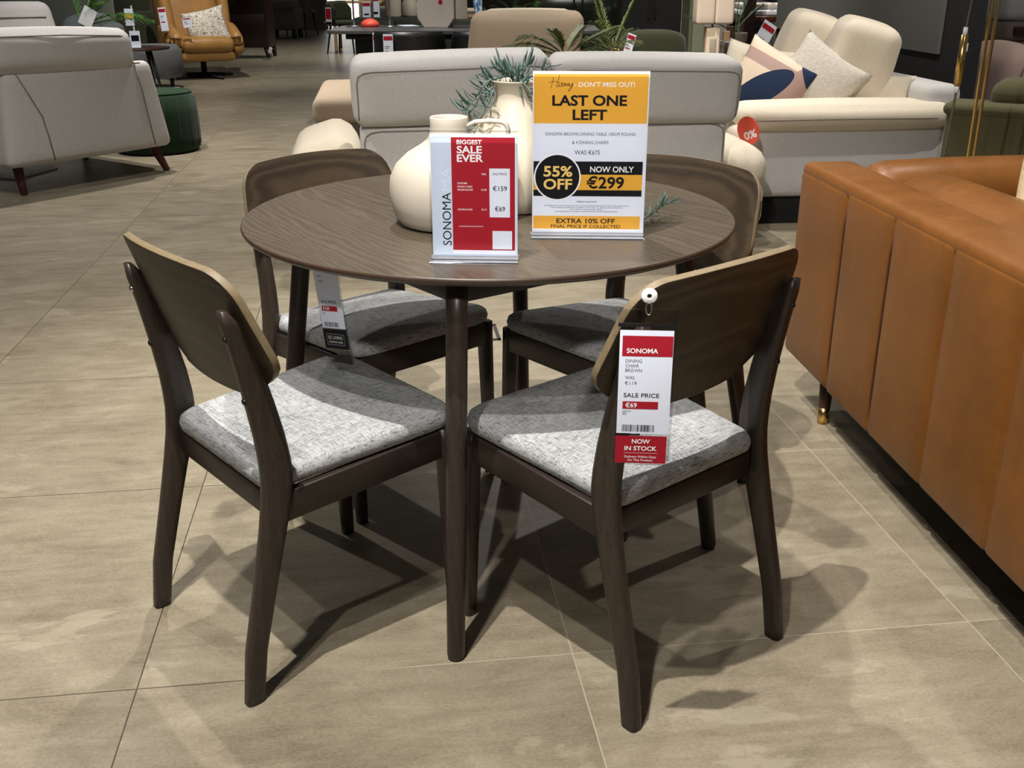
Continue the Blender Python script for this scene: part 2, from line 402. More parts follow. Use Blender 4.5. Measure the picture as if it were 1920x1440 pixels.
def outline_stack(bm, pts, layers, dome=0.0, zf=None):
    """pts: closed outline; layers: (inset, z) from the bottom up; the top is domed"""
    n = len(pts); cx = sum(p[0] for p in pts) / n; cy = sum(p[1] for p in pts) / n; zf = zf or (lambda x, y: 0)
    R_ = max(hypot(p[0] - cx, p[1] - cy) for p in pts); rings = []
    def ring(ins, z):
        out = []
        for (x, y) in pts:
            d = hypot(x - cx, y - cy); k = (d - ins) / d; X, Y = cx + (x - cx) * k, cy + (y - cy) * k
            out.append(bm.verts.new((X, Y, z + zf(X, Y))))
        return out
    for ins, z in layers: rings.append(ring(ins, z))
    zt = layers[-1][1]
    if dome is not None:
        base = layers[-1][0]
        for k in (0.8, 0.55, 0.3): 
            out = []
            for (x, y) in pts:
                d = hypot(x - cx, y - cy); kk = (d - base) / d * k; X, Y = cx + (x - cx) * kk, cy + (y - cy) * kk
                out.append(bm.verts.new((X, Y, zt + dome * (1 - k * k) + zf(X, Y))))
            rings.append(out)
    for a, b in zip(rings, rings[1:]):
        for k in range(n): bm.faces.new((a[k], a[(k + 1) % n], b[(k + 1) % n], b[k]))
    bm.faces.new(rings[0][::-1]); bm.faces.new(rings[-1])
def rounded_poly(corners, rads, seg=6):
    out = []; n = len(corners)
    for i in range(n):
        p = Vector(corners[i]); a = (Vector(corners[i - 1]) - p); b = (Vector(corners[(i + 1) % n]) - p)
        r = min(rads[i], a.length * .49, b.length * .49); s = p + a.normalized() * r; e = p + b.normalized() * r
        for k in range(seg + 1):
            t = k / seg; q = s * (1 - t) ** 2 + p * 2 * t * (1 - t) + e * t * t; out.append((q.x, q.y))
    return out
def prism(bm, pts, y0, y1, axis='y', mat=None):
    """extrude a closed outline given in xz along y (or in xy along z)"""
    f = (lambda p, t: Vector((p[0], t, p[1]))) if axis == 'y' else (lambda p, t: Vector((p[0], p[1], t))) if axis == 'z' else (lambda p, t: Vector((t, p[0], p[1])))
    m_ = mat or Matrix.Identity(4)
    a = [bm.verts.new(m_ @ f(p, y0)) for p in pts]; b = [bm.verts.new(m_ @ f(p, y1)) for p in pts]; n = len(pts)
    for k in range(n): bm.faces.new((a[k], a[(k + 1) % n], b[(k + 1) % n], b[k]))
    bm.faces.new(a[::-1]); bm.faces.new(b)
    bmesh.ops.recalc_face_normals(bm, faces=bm.faces[:])
def bez(a, b, c, n=10):
    a, b, c = Vector(a), Vector(b), Vector(c)
    return [a * (1 - t) ** 2 + b * 2 * t * (1 - t) + c * t * t for t in [k / n for k in range(n + 1)]]

# ------------------------------------------------------------------ lettering
_capk = {}
def text_mesh(s, bold=0.0, spacing=1.0):
    cu = bpy.data.curves.new('t', 'FONT'); cu.body = s; cu.offset = bold; cu.space_character = spacing; cu.resolution_u = 3
    o = bpy.data.objects.new('t', cu); me = bpy.data.meshes.new_from_object(o); bpy.data.objects.remove(o); bpy.data.curves.remove(cu)
    return me
def caph(bold):
    if bold not in _capk:
        me = text_mesh('H', bold); ys = [v.co.y for v in me.vertices]; _capk[bold] = (max(ys) - min(ys), min(ys)); bpy.data.meshes.remove(me)
    return _capk[bold]
class Card:
    """a printed sheet standing in its local xz plane and facing local -y; units mm on input"""
    def __init__(s): s.col = {}; s.order = []
    def bm(s, key):
        if key not in s.col: s.col[key] = bmesh.new(); s.order.append(key)
        return s.col[key]
    def rect(s, key, u0, v0, u1, v1, lay):
        b = s.bm(key); y = -lay * 0.00018
        b.faces.new([b.verts.new((u / 1000, y, v / 1000)) for u, v in ((u0, v0), (u1, v0), (u1, v1), (u0, v1))])
    def disc(s, key, u, v, r, lay, seg=48):
        b = s.bm(key); y = -lay * 0.00018
        b.faces.new([b.verts.new(((u + r * cos(2 * pi * k / seg)) / 1000, y, (v + r * sin(2 * pi * k / seg)) / 1000)) for k in range(seg)])
    def text(s, key, st, u, v, cap, lay, width=None, align='L', bold=0.0, rot=0.0, spacing=1.0, shear=0.0):
        me = text_mesh(st, bold, spacing); h, y0 = caph(bold); k = cap / h
        if not me.vertices: return
        xs = [q.co.x for q in me.vertices]; x0, x1 = min(xs), max(xs); kx = width / (x1 - x0) if width else k
        tot = (x1 - x0) * kx; offx = {'L': 0, 'C': -tot / 2, 'R': -tot}[align]; y = -lay * 0.00018; b = s.bm(key)
        vs = []
        for q in me.vertices:
            a = (q.co.x - x0) * kx + offx; c = (q.co.y - y0) * k; a += shear * c
            U = u + a * cos(rot) - c * sin(rot); V = v + a * sin(rot) + c * cos(rot)
            vs.append(b.verts.new((U / 1000, y, V / 1000)))
        for p in me.polygons:
            try: b.faces.new([vs[i] for i in p.vertices])
            except ValueError: pass
        bpy.data.meshes.remove(me)
    def stroke(s, key, pts, wdt, lay):
        b = s.bm(key); y = -lay * 0.00018; P = [Vector(p) for p in pts]; prev = None
        for i, p in enumerate(P):
            d = (P[min(i + 1, len(P) - 1)] - P[max(i - 1, 0)]).normalized(); nn = Vector((-d.y, d.x)) * wdt / 2
            cur = [b.verts.new(((p + nn).x / 1000, y, (p + nn).y / 1000)), b.verts.new(((p - nn).x / 1000, y, (p - nn).y / 1000))]
            if prev: b.faces.new((prev[0], prev[1], cur[1], cur[0]))
            prev = cur
    def bars(s, key, u0, u1, v0, v1, lay, seed=1):
        rnd = random.Random(seed); u = u0
        while u < u1:
            wd = rnd.choice((0.6, 0.6, 1.1, 1.7)); s.rect(key, u, v0, min(u1, u + wd), v1, lay); u += wd + rnd.choice((0.6, 0.9, 1.4))
    def build(s, parent, names):
        for k in s.order:
            b = s.col[k]; bmesh.ops.recalc_face_normals(b, faces=b.faces[:])
            for f in b.faces:
                if f.normal.y > 0: f.normal_flip()
            mk = k.split(':')[0]
            link(names.get(k, 'printing'), b, M_(mk), parent, smooth=False)

# ================================================================== SETTING
TH = 0.12741
def grid(u, v): return Vector((cos(TH) * u - sin(TH) * v, sin(TH) * u + cos(TH) * v, 0))
b = B(); GO = grid(-1.5022, -0.4977)
b.faces.new([b.verts.new(p) for p in ((-14, -5, 0), (16, -5, 0), (16, 34, 0), (-14, 34, 0))])
fl = struct(link('floor', b, floor_tiles(), smooth=False)); fl.location = GO; fl.rotation_euler = (0, 0, TH)
# dark partition on the right, running away from the camera beside the cream sofa
b = B(); box(b, (0.12, 3.15, 2.6), (0.06, 1.575, 1.3)); wr = struct(link('wall_right', b, MW['wallblk'], smooth=False, bevel=.004)); wr.location = (2.472, 3.74, 0); wr.rotation_euler = (0, 0, 0.075)
b = B(); box(b, (30, 0.2, 3.4), (0, 0, 1.7)); wb = struct(link('wall_back', b, MW['taupe'], smooth=False)); wb.location = (0, 28.5, 0)
b = B(); box(b, (30, 0.15, 3.4), (0, 0, 1.7)); wc = struct(link('wall_center', b, MW['wallw'], smooth=False)); wc.location = (15.75, 15.4, 0)
b = B(); box(b, (0.15, 30, 3.4), (0, 0, 1.7)); wl = struct(link('wall_left', b, MW['brownw'], smooth=False)); wl.location = (-9.5, 16, 0)
# lit doorway far down the aisle
d1 = B(); box(d1, (0.85, 0.06, 2.6), (0, 0, 1.3)); dd = struct(link('door_1', d1, emit('daylit_doorway', (250, 248, 244), 3.2), smooth=False)); dd.location = (-4.62, 28.36, 0)

# ================================================================== DINING CHAIRS
def prof(tab, z):
    for (z0, *a), (z1, *c) in zip(tab, tab[1:]):
        if z <= z1: t = (z - z0) / (z1 - z0); return [p + (q - p) * t for p, q in zip(a, c)]
    return list(tab[-1][1:])
POST = [(0.0, .0, .034, .200), (.10, .012, .038, .199), (.22, .040, .043, .197), (.32, .062, .050, .195), (.38, .073, .056, .193), (.43, .077, .057, .192),
        (.49, .073, .053, .190), (.56, .063, .048, .188), (.64, .049, .040, .187), (.69, .038, .032, .186), (.712, .034, .024, .186), (.718, .036, .012, .186)]
SEATZ = lambda x, y: (y - .10) * .075
def chair_parts(root):
    # upholstered seat pad
    pts = rounded_poly([(-.183, .088), (.183, .088), (.212, .478), (-.212, .478)], [.03, .03, .055, .055], 8)
    # the front edge bows out a little
    pts = [(x, y + (.012 * (1 - (x / .21) ** 2) if y > .40 else 0)) for x, y in pts]
    b = B(); outline_stack(b, pts, [(.012, .380), (.002, .385), (-.001, .398), (.003, .410), (.012, .4165)], .010, SEATZ)
    link('seat', b, MW['seat'], root)
    # curved plywood backrest
    b = B(); nu, nz = 28, 20; zb, zt = .552, .772
    def hw(z):
        W = .232 - .030 * max(0, (z - .62) / .15)
        if z < zb + .085: q = (zb + .085 - z) / .085; W *= max(.46, (1 - min(1, q) ** 2.3) ** (1 / 2.3))
        if z > zt - .045: q = (z - zt + .045) / .045; W -= .050 * (1 - math.sqrt(max(0, 1 - q * q)))
        return W
    g = {}
    for j in range(nz + 1):
        tz = .5 - .5 * cos(pi * j / nz); z = zb + (zt - zb) * tz
        for i in range(nu + 1):
            u = 2 * i / nu - 1; x = hw(z) * u; e = (x / .225) ** 2
            zz = z + (.012 * (1 - e) if tz > .5 else 0) * (tz - .5) * 2 - .014 * (1 - e) * (1 - tz) ** 2
            yr = .063 + (.70 - zz) * .32 - .034 * (.711 - e)
            g[i, j, 0] = b.verts.new((x, yr, zz)); g[i, j, 1] = b.verts.new((x, yr + .0125, zz + .004))
    for i in range(nu):
        for j in range(nz):
            b.faces.new((g[i, j, 0], g[i + 1, j, 0], g[i + 1, j + 1, 0], g[i, j + 1, 0])); b.faces.new((g[i, j + 1, 1], g[i + 1, j + 1, 1], g[i + 1, j, 1], g[i, j, 1]))
    rim = [(i, 0) for i in range(nu)] + [(nu, j) for j in range(nz)] + [(i, nz) for i in range(nu, 0, -1)] + [(0, j) for j in range(nz, 0, -1)]
    for a, c in zip(rim, rim[1:] + rim[:1]):
        f = b.faces.new((g[(*a, 0)], g[(*a, 1)], g[(*c, 1)], g[(*c, 0)])); f.material_index = 1
    bmesh.ops.recalc_face_normals(b, faces=b.faces[:])
    o = link('backrest', b, [MW['veneer'], MW['ply']], root, bevel=.003, seg=2)
    # rear legs run up as posts
    for s in (-1, 1):
        b = B(); secs = []
        for k in range(30):
            z = .718 * k / 29; yb, d, x = prof(POST, z); secs.append(((s * x, yb + d / 2, z), .0135 if z < .70 else .0115, d / 2))
        loft(b, secs, 3.4, 16); leg = link('leg', b, MW['leg'], root)
        for zz in (.67, .56):      # bolts through the post into the backrest
            yb, d, x = prof(POST, zz); bb = B(); lathe(bb, [(.0005, -.003), (.0045, -.002), (.006, .0), (.006, .004)], 14)
            bo = link('bolt', bb, MW['black'] if not (s == -1 and zz == .67) else MW['steel'], leg); bo.location = (s * x, yb - .001, zz); bo.rotation_euler = (radians(-80), 0, 0)
    for s in (-1, 1):              # front legs
        b = B(); secs = []
        for k in range(16):
            z = .405 * k / 15; t = z / .405; secs.append(((s * (.203 - .006 * t), .464 - .010 * t, z), .0125 + .0045 * t, .0135 + .0055 * t))
        loft(b, secs, 3.0, 16); link('leg', b, MW['leg'], root)
    # seat rails
    b = B(); box(b, (.37, .020, .056), (0, .462, .378)); link('seat_rail', b, MW['rail'], root, bevel=.003)
    b = B(); box(b, (.35, .022, .048), (0, .102, .354)); link('seat_rail', b, MW['rail'], root, bevel=.003)
    for s in (-1, 1):
        b = B(); L = .36; box(b, (L, .020, .056), (s * .194, .282, .3655), (0, radians(-4.0), pi / 2 - s * .03)); link('seat_rail', b, MW['rail'], root, bevel=.003)
    return root
CH = [((-.555, -.476), 40.5, 'brown dining chair seen from behind, left of the front table leg'), ((.414, -.5685), 130.2, 'brown dining chair in front right with a price tag hung on its backrest'),
      ((-.475, .505), -47.0, 'brown dining chair at the far left, its backrest behind the white loose vases'), ((.519, .396), 220.0, 'brown dining chair at the far right, beside the tan leather sofa end')]
CH[2] = (CH[2][0], CH[2][1], 'brown dining chair behind the table on the left, facing the viewer')
CH[3] = (CH[3][0], CH[3][1], 'brown dining chair behind the table on the right, near the tan sofa corner')
chairs = []
for k, (o, a, lab) in enumerate(CH):
    if k == 0: r = chair_parts(thing('dining_chair', lab, 'chair', group='dining chairs around the round table'))
    else: r = copy_tree(chairs[0]); r['label'] = lab
    # local +x = right hand when sitting, +y = forward
    r.location = (*o, 0); r.rotation_euler = (0, 0, radians(a) - pi / 2); chairs.append(r)

# ================================================================== DINING TABLE
tb = thing('dining_table', 'round brown ash dining table with four dowel legs', 'table')
b = B(); lathe(b, [(.470, .722), (.486, .7255), (.497, .731), (.5, .736), (.4995, .7405), (.4975, .7423)], 128); o = link('tabletop', b, [MW['top'], MW['topedge']], tb)
for p in o.data.polygons:
    if abs(p.normal.z) < .97: p.material_index = 1
for p in o.data.polygons: p.use_smooth = abs(p.normal.z) < .99
tl = []
for a in (-97, 173.6, -10.5, 81):
    a = radians(a); b = B(); f = Vector((.497 * cos(a), .497 * sin(a), 0)); t = Vector((.395 * cos(a), .395 * sin(a), .722))
    tube(b, [f + (t - f) * k for k in (0, .004, .012, .3, .6, .9, 1)], [.013, .0155, .0168, .0185, .0195, .0195, .0195], 24); link('leg', b, MW['leg'], tb); tl.append(t)
for i, j in ((0, 2), (2, 3), (3, 1), (1, 0)):
    p, q = tl[i], tl[j]; m = (p + q) / 2; d = q - p; b = B(); box(b, (d.length - .03, .02, .052)); o = link('apron_rail', b, MW['rail'], tb, bevel=.002); o.location = (m.x, m.y, .696); o.rotation_euler = (0, 0, atan2(d.y, d.x))

# ================================================================== THINGS ON THE TABLE
TZ = .7424
def stand(name, label, wd, ht, loc, rz, card, names, group=None):
    r = thing(name, label, 'sign', loc, rz, group); w_, h_ = wd / 1000, ht / 1000
    b = B(); box(b, (w_ + .002, .003, h_ - .004), (w_ / 2, -.0045, h_ / 2 + .003)); box(b, (w_ + .002, .003, h_ - .004), (w_ / 2, .004, h_ / 2 + .003)); box(b, (w_ + .004, .07, .003), (w_ / 2, 0, .0015))
    link('acrylic_holder', b, MW['acrylic'], r, smooth=False, bevel=.0006, seg=1)
    b = B(); box(b, (w_ + .003, .010, .0045), (w_ / 2, 0, .0035)); link('foot_strip', b, plain('frosted_acrylic', (150, 152, 160), .3), r, smooth=False)
    card.build(r, names); return r
# --- tall yellow sign
c = Card()
c.rect('paper', 1, 5, 209, 297, 0)
c.rect('gold:a', 3, 206, 207, 292, 1)
c.text('inkw', '- DON\u2019T MISS OUT!', 75, 270, 8.2, 2, width=108, bold=.012)
hs = 1.0
for pts in ([(29, 277), (35, 279), (42, 279), (50, 276.5), (58, 276)], [(38, 287), (36, 277), (33, 267)], [(49, 291), (46, 280), (43, 271), (45, 270), (48, 275)],
            [(48, 275), (48, 271), (51, 271), (53.5, 276), (53, 271), (55, 271.5), (58, 276), (57.5, 271)], [(57.5, 271), (60, 275), (61.5, 275.5), (61, 271)], [(61, 271), (63.5, 275), (65, 275.5), (64.5, 271)],
            [(64.5, 271), (67, 275.5), (67, 271.5), (69, 271), (72.5, 277), (69, 266), (65, 262.5), (65.5, 265), (73, 274)]):
    q = []
    for i in range(len(pts) - 1):
        p0 = pts[max(0, i - 1)]; p1 = pts[i]; p2 = pts[i + 1]; p3 = pts[min(len(pts) - 1, i + 2)]
        for k in range(6):
            t = k / 6; q.append(tuple(.5 * ((2 * p1[z]) + (p2[z] - p0[z]) * t + (2 * p0[z] - 5 * p1[z] + 4 * p2[z] - p3[z]) * t * t + (3 * p1[z] - p0[z] - 3 * p2[z] + p3[z]) * t ** 3) for z in (0, 1)))
    q.append(pts[-1]); c.stroke('ink', q, .8, 2)
c.text('ink', 'LAST ONE', 103, 237, 18.5, 2, width=134, align='C', bold=.030)
c.text('ink', 'LEFT', 104, 212, 18.5, 2, width=62, align='C', bold=.030)
c.text('grey', 'SONOMA BROWN DINING TABLE 100CM ROUND', 106, 184.5, 5.6, 2, width=164, align='C')
c.text('grey', '& 4 DINING CHAIRS', 106, 169.5, 5.6, 2, width=66, align='C')
c.text('grey', 'WAS \u20ac675', 101, 150.5, 7.6, 2, width=46, align='C', bold=.004)
c.rect('ink:band', 3, 74, 203, 138, 1); c.rect('gold:stripe', 3, 85.5, 203, 114, 2)
c.disc('inkw:ring', 47, 109, 43.2, 3); c.disc('ink:disc', 47, 109, 40.6, 4)
c.text('goldtxt', '55%', 48, 110, 19.5, 5, width=53, align='C', bold=.026); c.text('goldtxt', 'OFF', 48, 86.5, 19.5, 5, width=53, align='C', bold=.026)
c.text('inkw:now', 'NOW ONLY', 107, 118.5, 10.6, 3, width=80, bold=.016); c.text('ink:price', '\u20ac299', 101, 88.5, 21.5, 3, width=69, bold=.026)
c.text('grey:small', 'TERMS & CONDITIONS', 102, 62.5, 2.6, 2, width=38, align='C', bold=.01)
for v, wd, st in ((55.5, 157, 'All display items are sold as seen and must be collected/delivered within 7 days of purchase.'), (52, 133, 'Prices displayed reflect the condition of the item e.g. damage, shop soiled etc.'), (48.4, 62, 'A no refund or return policy applies.'), (44.6, 118, 'A charge applies on all floor model items sold which requires delivery.')):
    c.text('grey:small', st, 102, v, 2.2, 2, width=wd, align='C', bold=.006)
c.rect('gold:b', 3, 12.5, 202, 37, 1)
c.text('ink', 'EXTRA 10% OFF', 101, 23, 9.2, 2, width=109, align='C', bold=.020); c.text('ink', 'FINAL PRICE IF COLLECTED', 101, 14.2, 6.2, 2, width=130, align='C', bold=.014)
N2 = {'paper': 'insert_sheet', 'gold:a': 'gold_band', 'gold:b': 'gold_band', 'gold:stripe': 'gold_band', 'ink:band': 'black_band', 'ink:disc': 'black_disc', 'inkw:ring': 'white_ring', 'inkw': 'white_lettering', 'inkw:now': 'white_lettering', 'ink': 'black_lettering', 'ink:price': 'black_lettering', 'grey': 'grey_lettering', 'grey:small': 'small_print', 'goldtxt': 'gold_lettering'}
sg2 = Vector((.085, -.201)); dv = Vector((.29, -.211)) - sg2
stand('sign_holder', 'tall yellow and white offer sign reading LAST ONE LEFT on the table', 208, 302, (.084, -.200, TZ), atan2(dv.y, dv.x), c, N2)
# --- small red sign
c = Card()
c.rect('paperblue', 1, 5, 147, 213, 0); c.rect('paper:w', 4, 9, 144.5, 211, 1); c.rect('red', 36, 16, 142.5, 207, 2)
c.rect('paperblue:l', 4, 10, 35.9, 211, 2)
c.text('ink', 'SONOMA', 33.5, 24, 14.5, 3, width=91, rot=pi / 2)
c.text('ghost', 'MA', 33.5, 118, 14.5, 3, width=39, rot=pi / 2)  # ghost reflection of the lettering, painted as a pale repeat
c.text('inkw', 'BIGGEST', 45.5, 195.5, 7.4, 3, width=42, bold=.024); c.text('inkw', 'SALE', 45.5, 180.5, 12.4, 3, width=42, bold=.026); c.text('inkw', 'EVER', 45.5, 166.5, 12.4, 3, width=44, bold=.026)
c.rect('paper:box', 99.5, 73.5, 134, 156, 3)
c.text('grey', 'SALE PRICE', 117, 145, 3.9, 4, width=24, align='C', bold=.008)
c.text('ink', '\u20ac159', 117, 118.5, 8.0, 4, width=24, align='C', bold=.008); c.text('ink', '\u20ac69', 117, 84, 8.0, 4, width=17.5, align='C', bold=.008)
c.text('inkw', 'WAS', 94, 145, 3.0, 3, width=7.6, align='R', bold=.012)
for v, st, wd in ((129.5, 'SONOMA', 17), (123.8, 'DINING TABLE', 25), (118.5, '100CM ROUND', 26)): c.text('inkw', st, 45.5, v, 3.0, 3, width=wd, bold=.006)
c.text('inkw', '\u20ac199', 94.5, 118.5, 3.0, 3, width=9, align='R', bold=.006); c.text('inkw', 'DINING CHAIR', 45.5, 85, 3.0, 3, width=25, bold=.006); c.text('inkw', '\u20ac119', 94.5, 85, 3.0, 3, width=9, align='R', bold=.006)
c.text('inkw', 'AVAILABLE IN BLACK OR BROWN', 47, 56.5, 2.0, 3, width=41, bold=.004)
c.rect('paper:code', 104, 18, 137.5, 50, 3)
N1 = {'paperblue': 'insert_sheet', 'paperblue:l': 'side_strip', 'paper:w': 'white_border', 'red': 'red_panel', 'paper:box': 'price_box', 'paper:code': 'white_square', 'ink': 'black_lettering', 'ghost': 'reflected_lettering', 'inkw': 'white_lettering', 'grey': 'grey_lettering'}
stand('sign_holder', 'small red and white sale sign reading BIGGEST SALE EVER on the table', 147, 216, (-.090, -.371, TZ), radians(-3.5), c, N1)

# --- squat jug with a flat handle
jg = thing('jug', 'squat cream jug with a loop handle behind the red sign', 'jug', (-.073, -.098, TZ))
b = B(); lathe(b, [(.02, .0), (.086, .0), (.098, .004), (.108, .018), (.116, .045), (.119, .070), (.116, .094), (.104, .118), (.082, .138), (.058, .152), (.043, .163), (.0375, .176), (.036, .190), (.0365, .2035), (.035, .2055), (.0325, .2035), (.031, .190), (.032, .165), (.05, .14), (.03, .12)], 56); link('body', b, MW['jug'], jg)
b = B(); pth = [(.030, 0, .186), (.05, 0, .196), (.08, 0, .1985), (.098, 0, .197)] + [tuple(p) for p in bez((.098, 0, .197), (.114, 0, .196), (.114, 0, .178), 5)[1:]] + [(.112, 0, .16), (.108, 0, .13), (.100, 0, .108)]
secs = pth
pts2 = [Vector(p) for p in pth]
prev = None
for i, p in enumerate(pts2):
    t = (pts2[min(i + 1, len(pts2) - 1)] - pts2[max(0, i - 1)]).normalized(); nn = Vector((t.z, 0, -t.x)); hw_, ht_ = .0095, .0038
    ring = [b.verts.new(p + nn * sy * ht_ + Vector((0, sx * hw_, 0))) for sx, sy in ((-1, -.6), (-.7, -1), (.7, -1), (1, -.6), (1, .6), (.7, 1), (-.7, 1), (-1, .6))]
    if prev:
        for k in range(8): b.faces.new((prev[k], prev[(k + 1) % 8], ring[(k + 1) % 8], ring[k]))
    else: b.faces.new(ring[::-1])
    prev = ring
b.faces.new(prev); bmesh.ops.recalc_face_normals(b, faces=b.faces[:]); hd = link('handle', b, MW['jug'], jg); hd.rotation_euler = (0, 0, radians(-6))
# --- tall vase
tv = thing('vase', 'tall cream bottle vase holding trailing greenery, behind the yellow sign', 'vase', (.055, .075, TZ))
b = B(); lathe(b, [(.03, 0), (.100, 0), (.112, .004), (.124, .03), (.131, .07), (.126, .105), (.106, .138), (.078, .168), (.055, .195), (.043, .214), (.040, .226), (.043, .240), (.051, .253), (.0535, .256), (.050, .2565), (.040, .242), (.035, .226), (.04, .20), (.02, .19)], 56); link('body', b, MW['cream'], tv)
# --- trailing greenery in the vase
def leaf_blade(bm, p, d, up, L, wd):
    d = d.normalized(); s = d.cross(up); s = s.normalized() if s.length > 1e-5 else d.orthogonal().normalized(); up2 = s.cross(d).normalized(); n = 7; prev = None
    for k in range(n + 1):
        t = k / n; q = p + d * L * t + up2 * L * .34 * t * t; w_ = wd * (sin(pi * min(1, t * .86 + .10)) ** .8) * (1 if k < n else .05); th = w_ * .42
        ring = [bm.verts.new(q + s * w_ * .5), bm.verts.new(q + up2 * th * .5), bm.verts.new(q - s * w_ * .5), bm.verts.new(q - up2 * th * .5)]
        if prev:
            for m in range(4): bm.faces.new((prev[m], prev[(m + 1) % 4], ring[(m + 1) % 4], ring[m]))
        else: bm.faces.new(ring[::-1])
        prev = ring
    bm.faces.new(prev)
def twig(parent, pts, nleaf, L, wd, seed, name='branch'):
    rnd = random.Random(seed); b = B(); P = [Vector(p) for p in pts]
    n = len(P); tube(b, P, [.0026 * (1 - .5 * i / n) for i in range(n)], 6)
    for k in range(nleaf):
        t = (k + .6) / nleaf * (n - 1); i = min(int(t), n - 2); p = P[i].lerp(P[i + 1], t - i); tg = (P[i + 1] - P[i]).normalized()
        o = tg.orthogonal().normalized(); o.rotate(Matrix.Rotation(rnd.uniform(0, 2 * pi), 3, tg)); d = (o * 1.0 + tg * rnd.uniform(.2, .8) + Vector((0, 0, .25)))
        leaf_blade(b, p, d, Vector((0, 0, 1)) + tg * .6, L * rnd.uniform(.7, 1.15), wd)
    bmesh.ops.recalc_face_normals(b, faces=b.faces[:]); return link(name, b, MW['leaf'], parent)
gr = thing('artificial_foliage', 'grey-green trailing artificial foliage spilling out of the tall vase', 'foliage', (.055, .075, TZ))
V0 = Vector((.055, .075, TZ))
def rel(px, py, Y): return at(px, py, Y) - V0
def smooth(pts, n=5):
    P = [Vector(p) for p in pts]; q = []
    for i in range(len(P) - 1):
        p0, p1, p2, p3 = P[max(0, i - 1)], P[i], P[i + 1], P[min(len(P) - 1, i + 2)]
        for k in range(n):
            t = k / n; q.append(.5 * ((2 * p1) + (p2 - p0) * t + (2 * p0 - 5 * p1 + 4 * p2 - p3) * t * t + (3 * p1 - p0 - 3 * p2 + p3) * t ** 3))
    return q + [P[-1]]
core = Vector((0, 0, .22)); lip = Vector((-.005, -.01, .262))
twig(gr, smooth([core, lip, rel(935, 146, .05), rel(912, 155, .04), rel(895, 178, .03), rel(880, 198, .02), rel(866, 208, .02)]), 34, .040, .0056, 3)
twig(gr, smooth([core, lip + Vector((0, .02, 0)), rel(948, 143, .07), rel(925, 150, .07), rel(905, 172, .06), rel(890, 200, .06), rel(878, 212, .06)]), 30, .038, .0056, 4)
twig(gr, smooth([core, lip + Vector((.01, .01, 0)), rel(965, 138, .08), rel(985, 128, .09), rel(998, 118, .09)]), 16, .044, .0056, 5)
twig(gr, smooth([core, lip + Vector((.01, -.02, 0)), rel(975, 152, .03), rel(992, 168, .01), rel(1002, 195, -.01)]), 18, .030, .0055, 6)
twig(gr, smooth([core, lip, rel(955, 140, .06), rel(935, 128, .07), rel(915, 124, .07)]), 15, .044, .0056, 8)
twig(gr, smooth([core, lip + Vector((.02, 0, 0)), rel(990, 145, .06), rel(1015, 132, .07), rel(1030, 122, .08)]), 14, .034, .0060, 9)
# sprig lying on the table by the yellow sign, and one by the jug handle
sp = thing('foliage_sprig', 'grey-green sprig lying on the table right of the yellow sign', 'foliage', (.30, -.03, TZ))
def relS(px, py, z): return gz(px, py, TZ + z) - Vector((.30, -.03, TZ))
twig(sp, smooth([relS(1190, 420, .008), relS(1212, 408, .012), relS(1228, 396, .02), relS(1243, 385, .028), relS(1258, 378, .03)]), 26, .032, .0048, 11)
sp2 = thing('foliage_sprig', 'thin grey-green sprig hanging down beside the jug handle', 'foliage', (.02, .0, TZ))
V1 = Vector((.02, .0, TZ))
twig(sp2, smooth([at(925, 170, .0) - V1, at(912, 200, -.01) - V1, at(898, 222, -.02) - V1, at(884, 236, -.025) - V1]), 16, .020, .0036, 12)

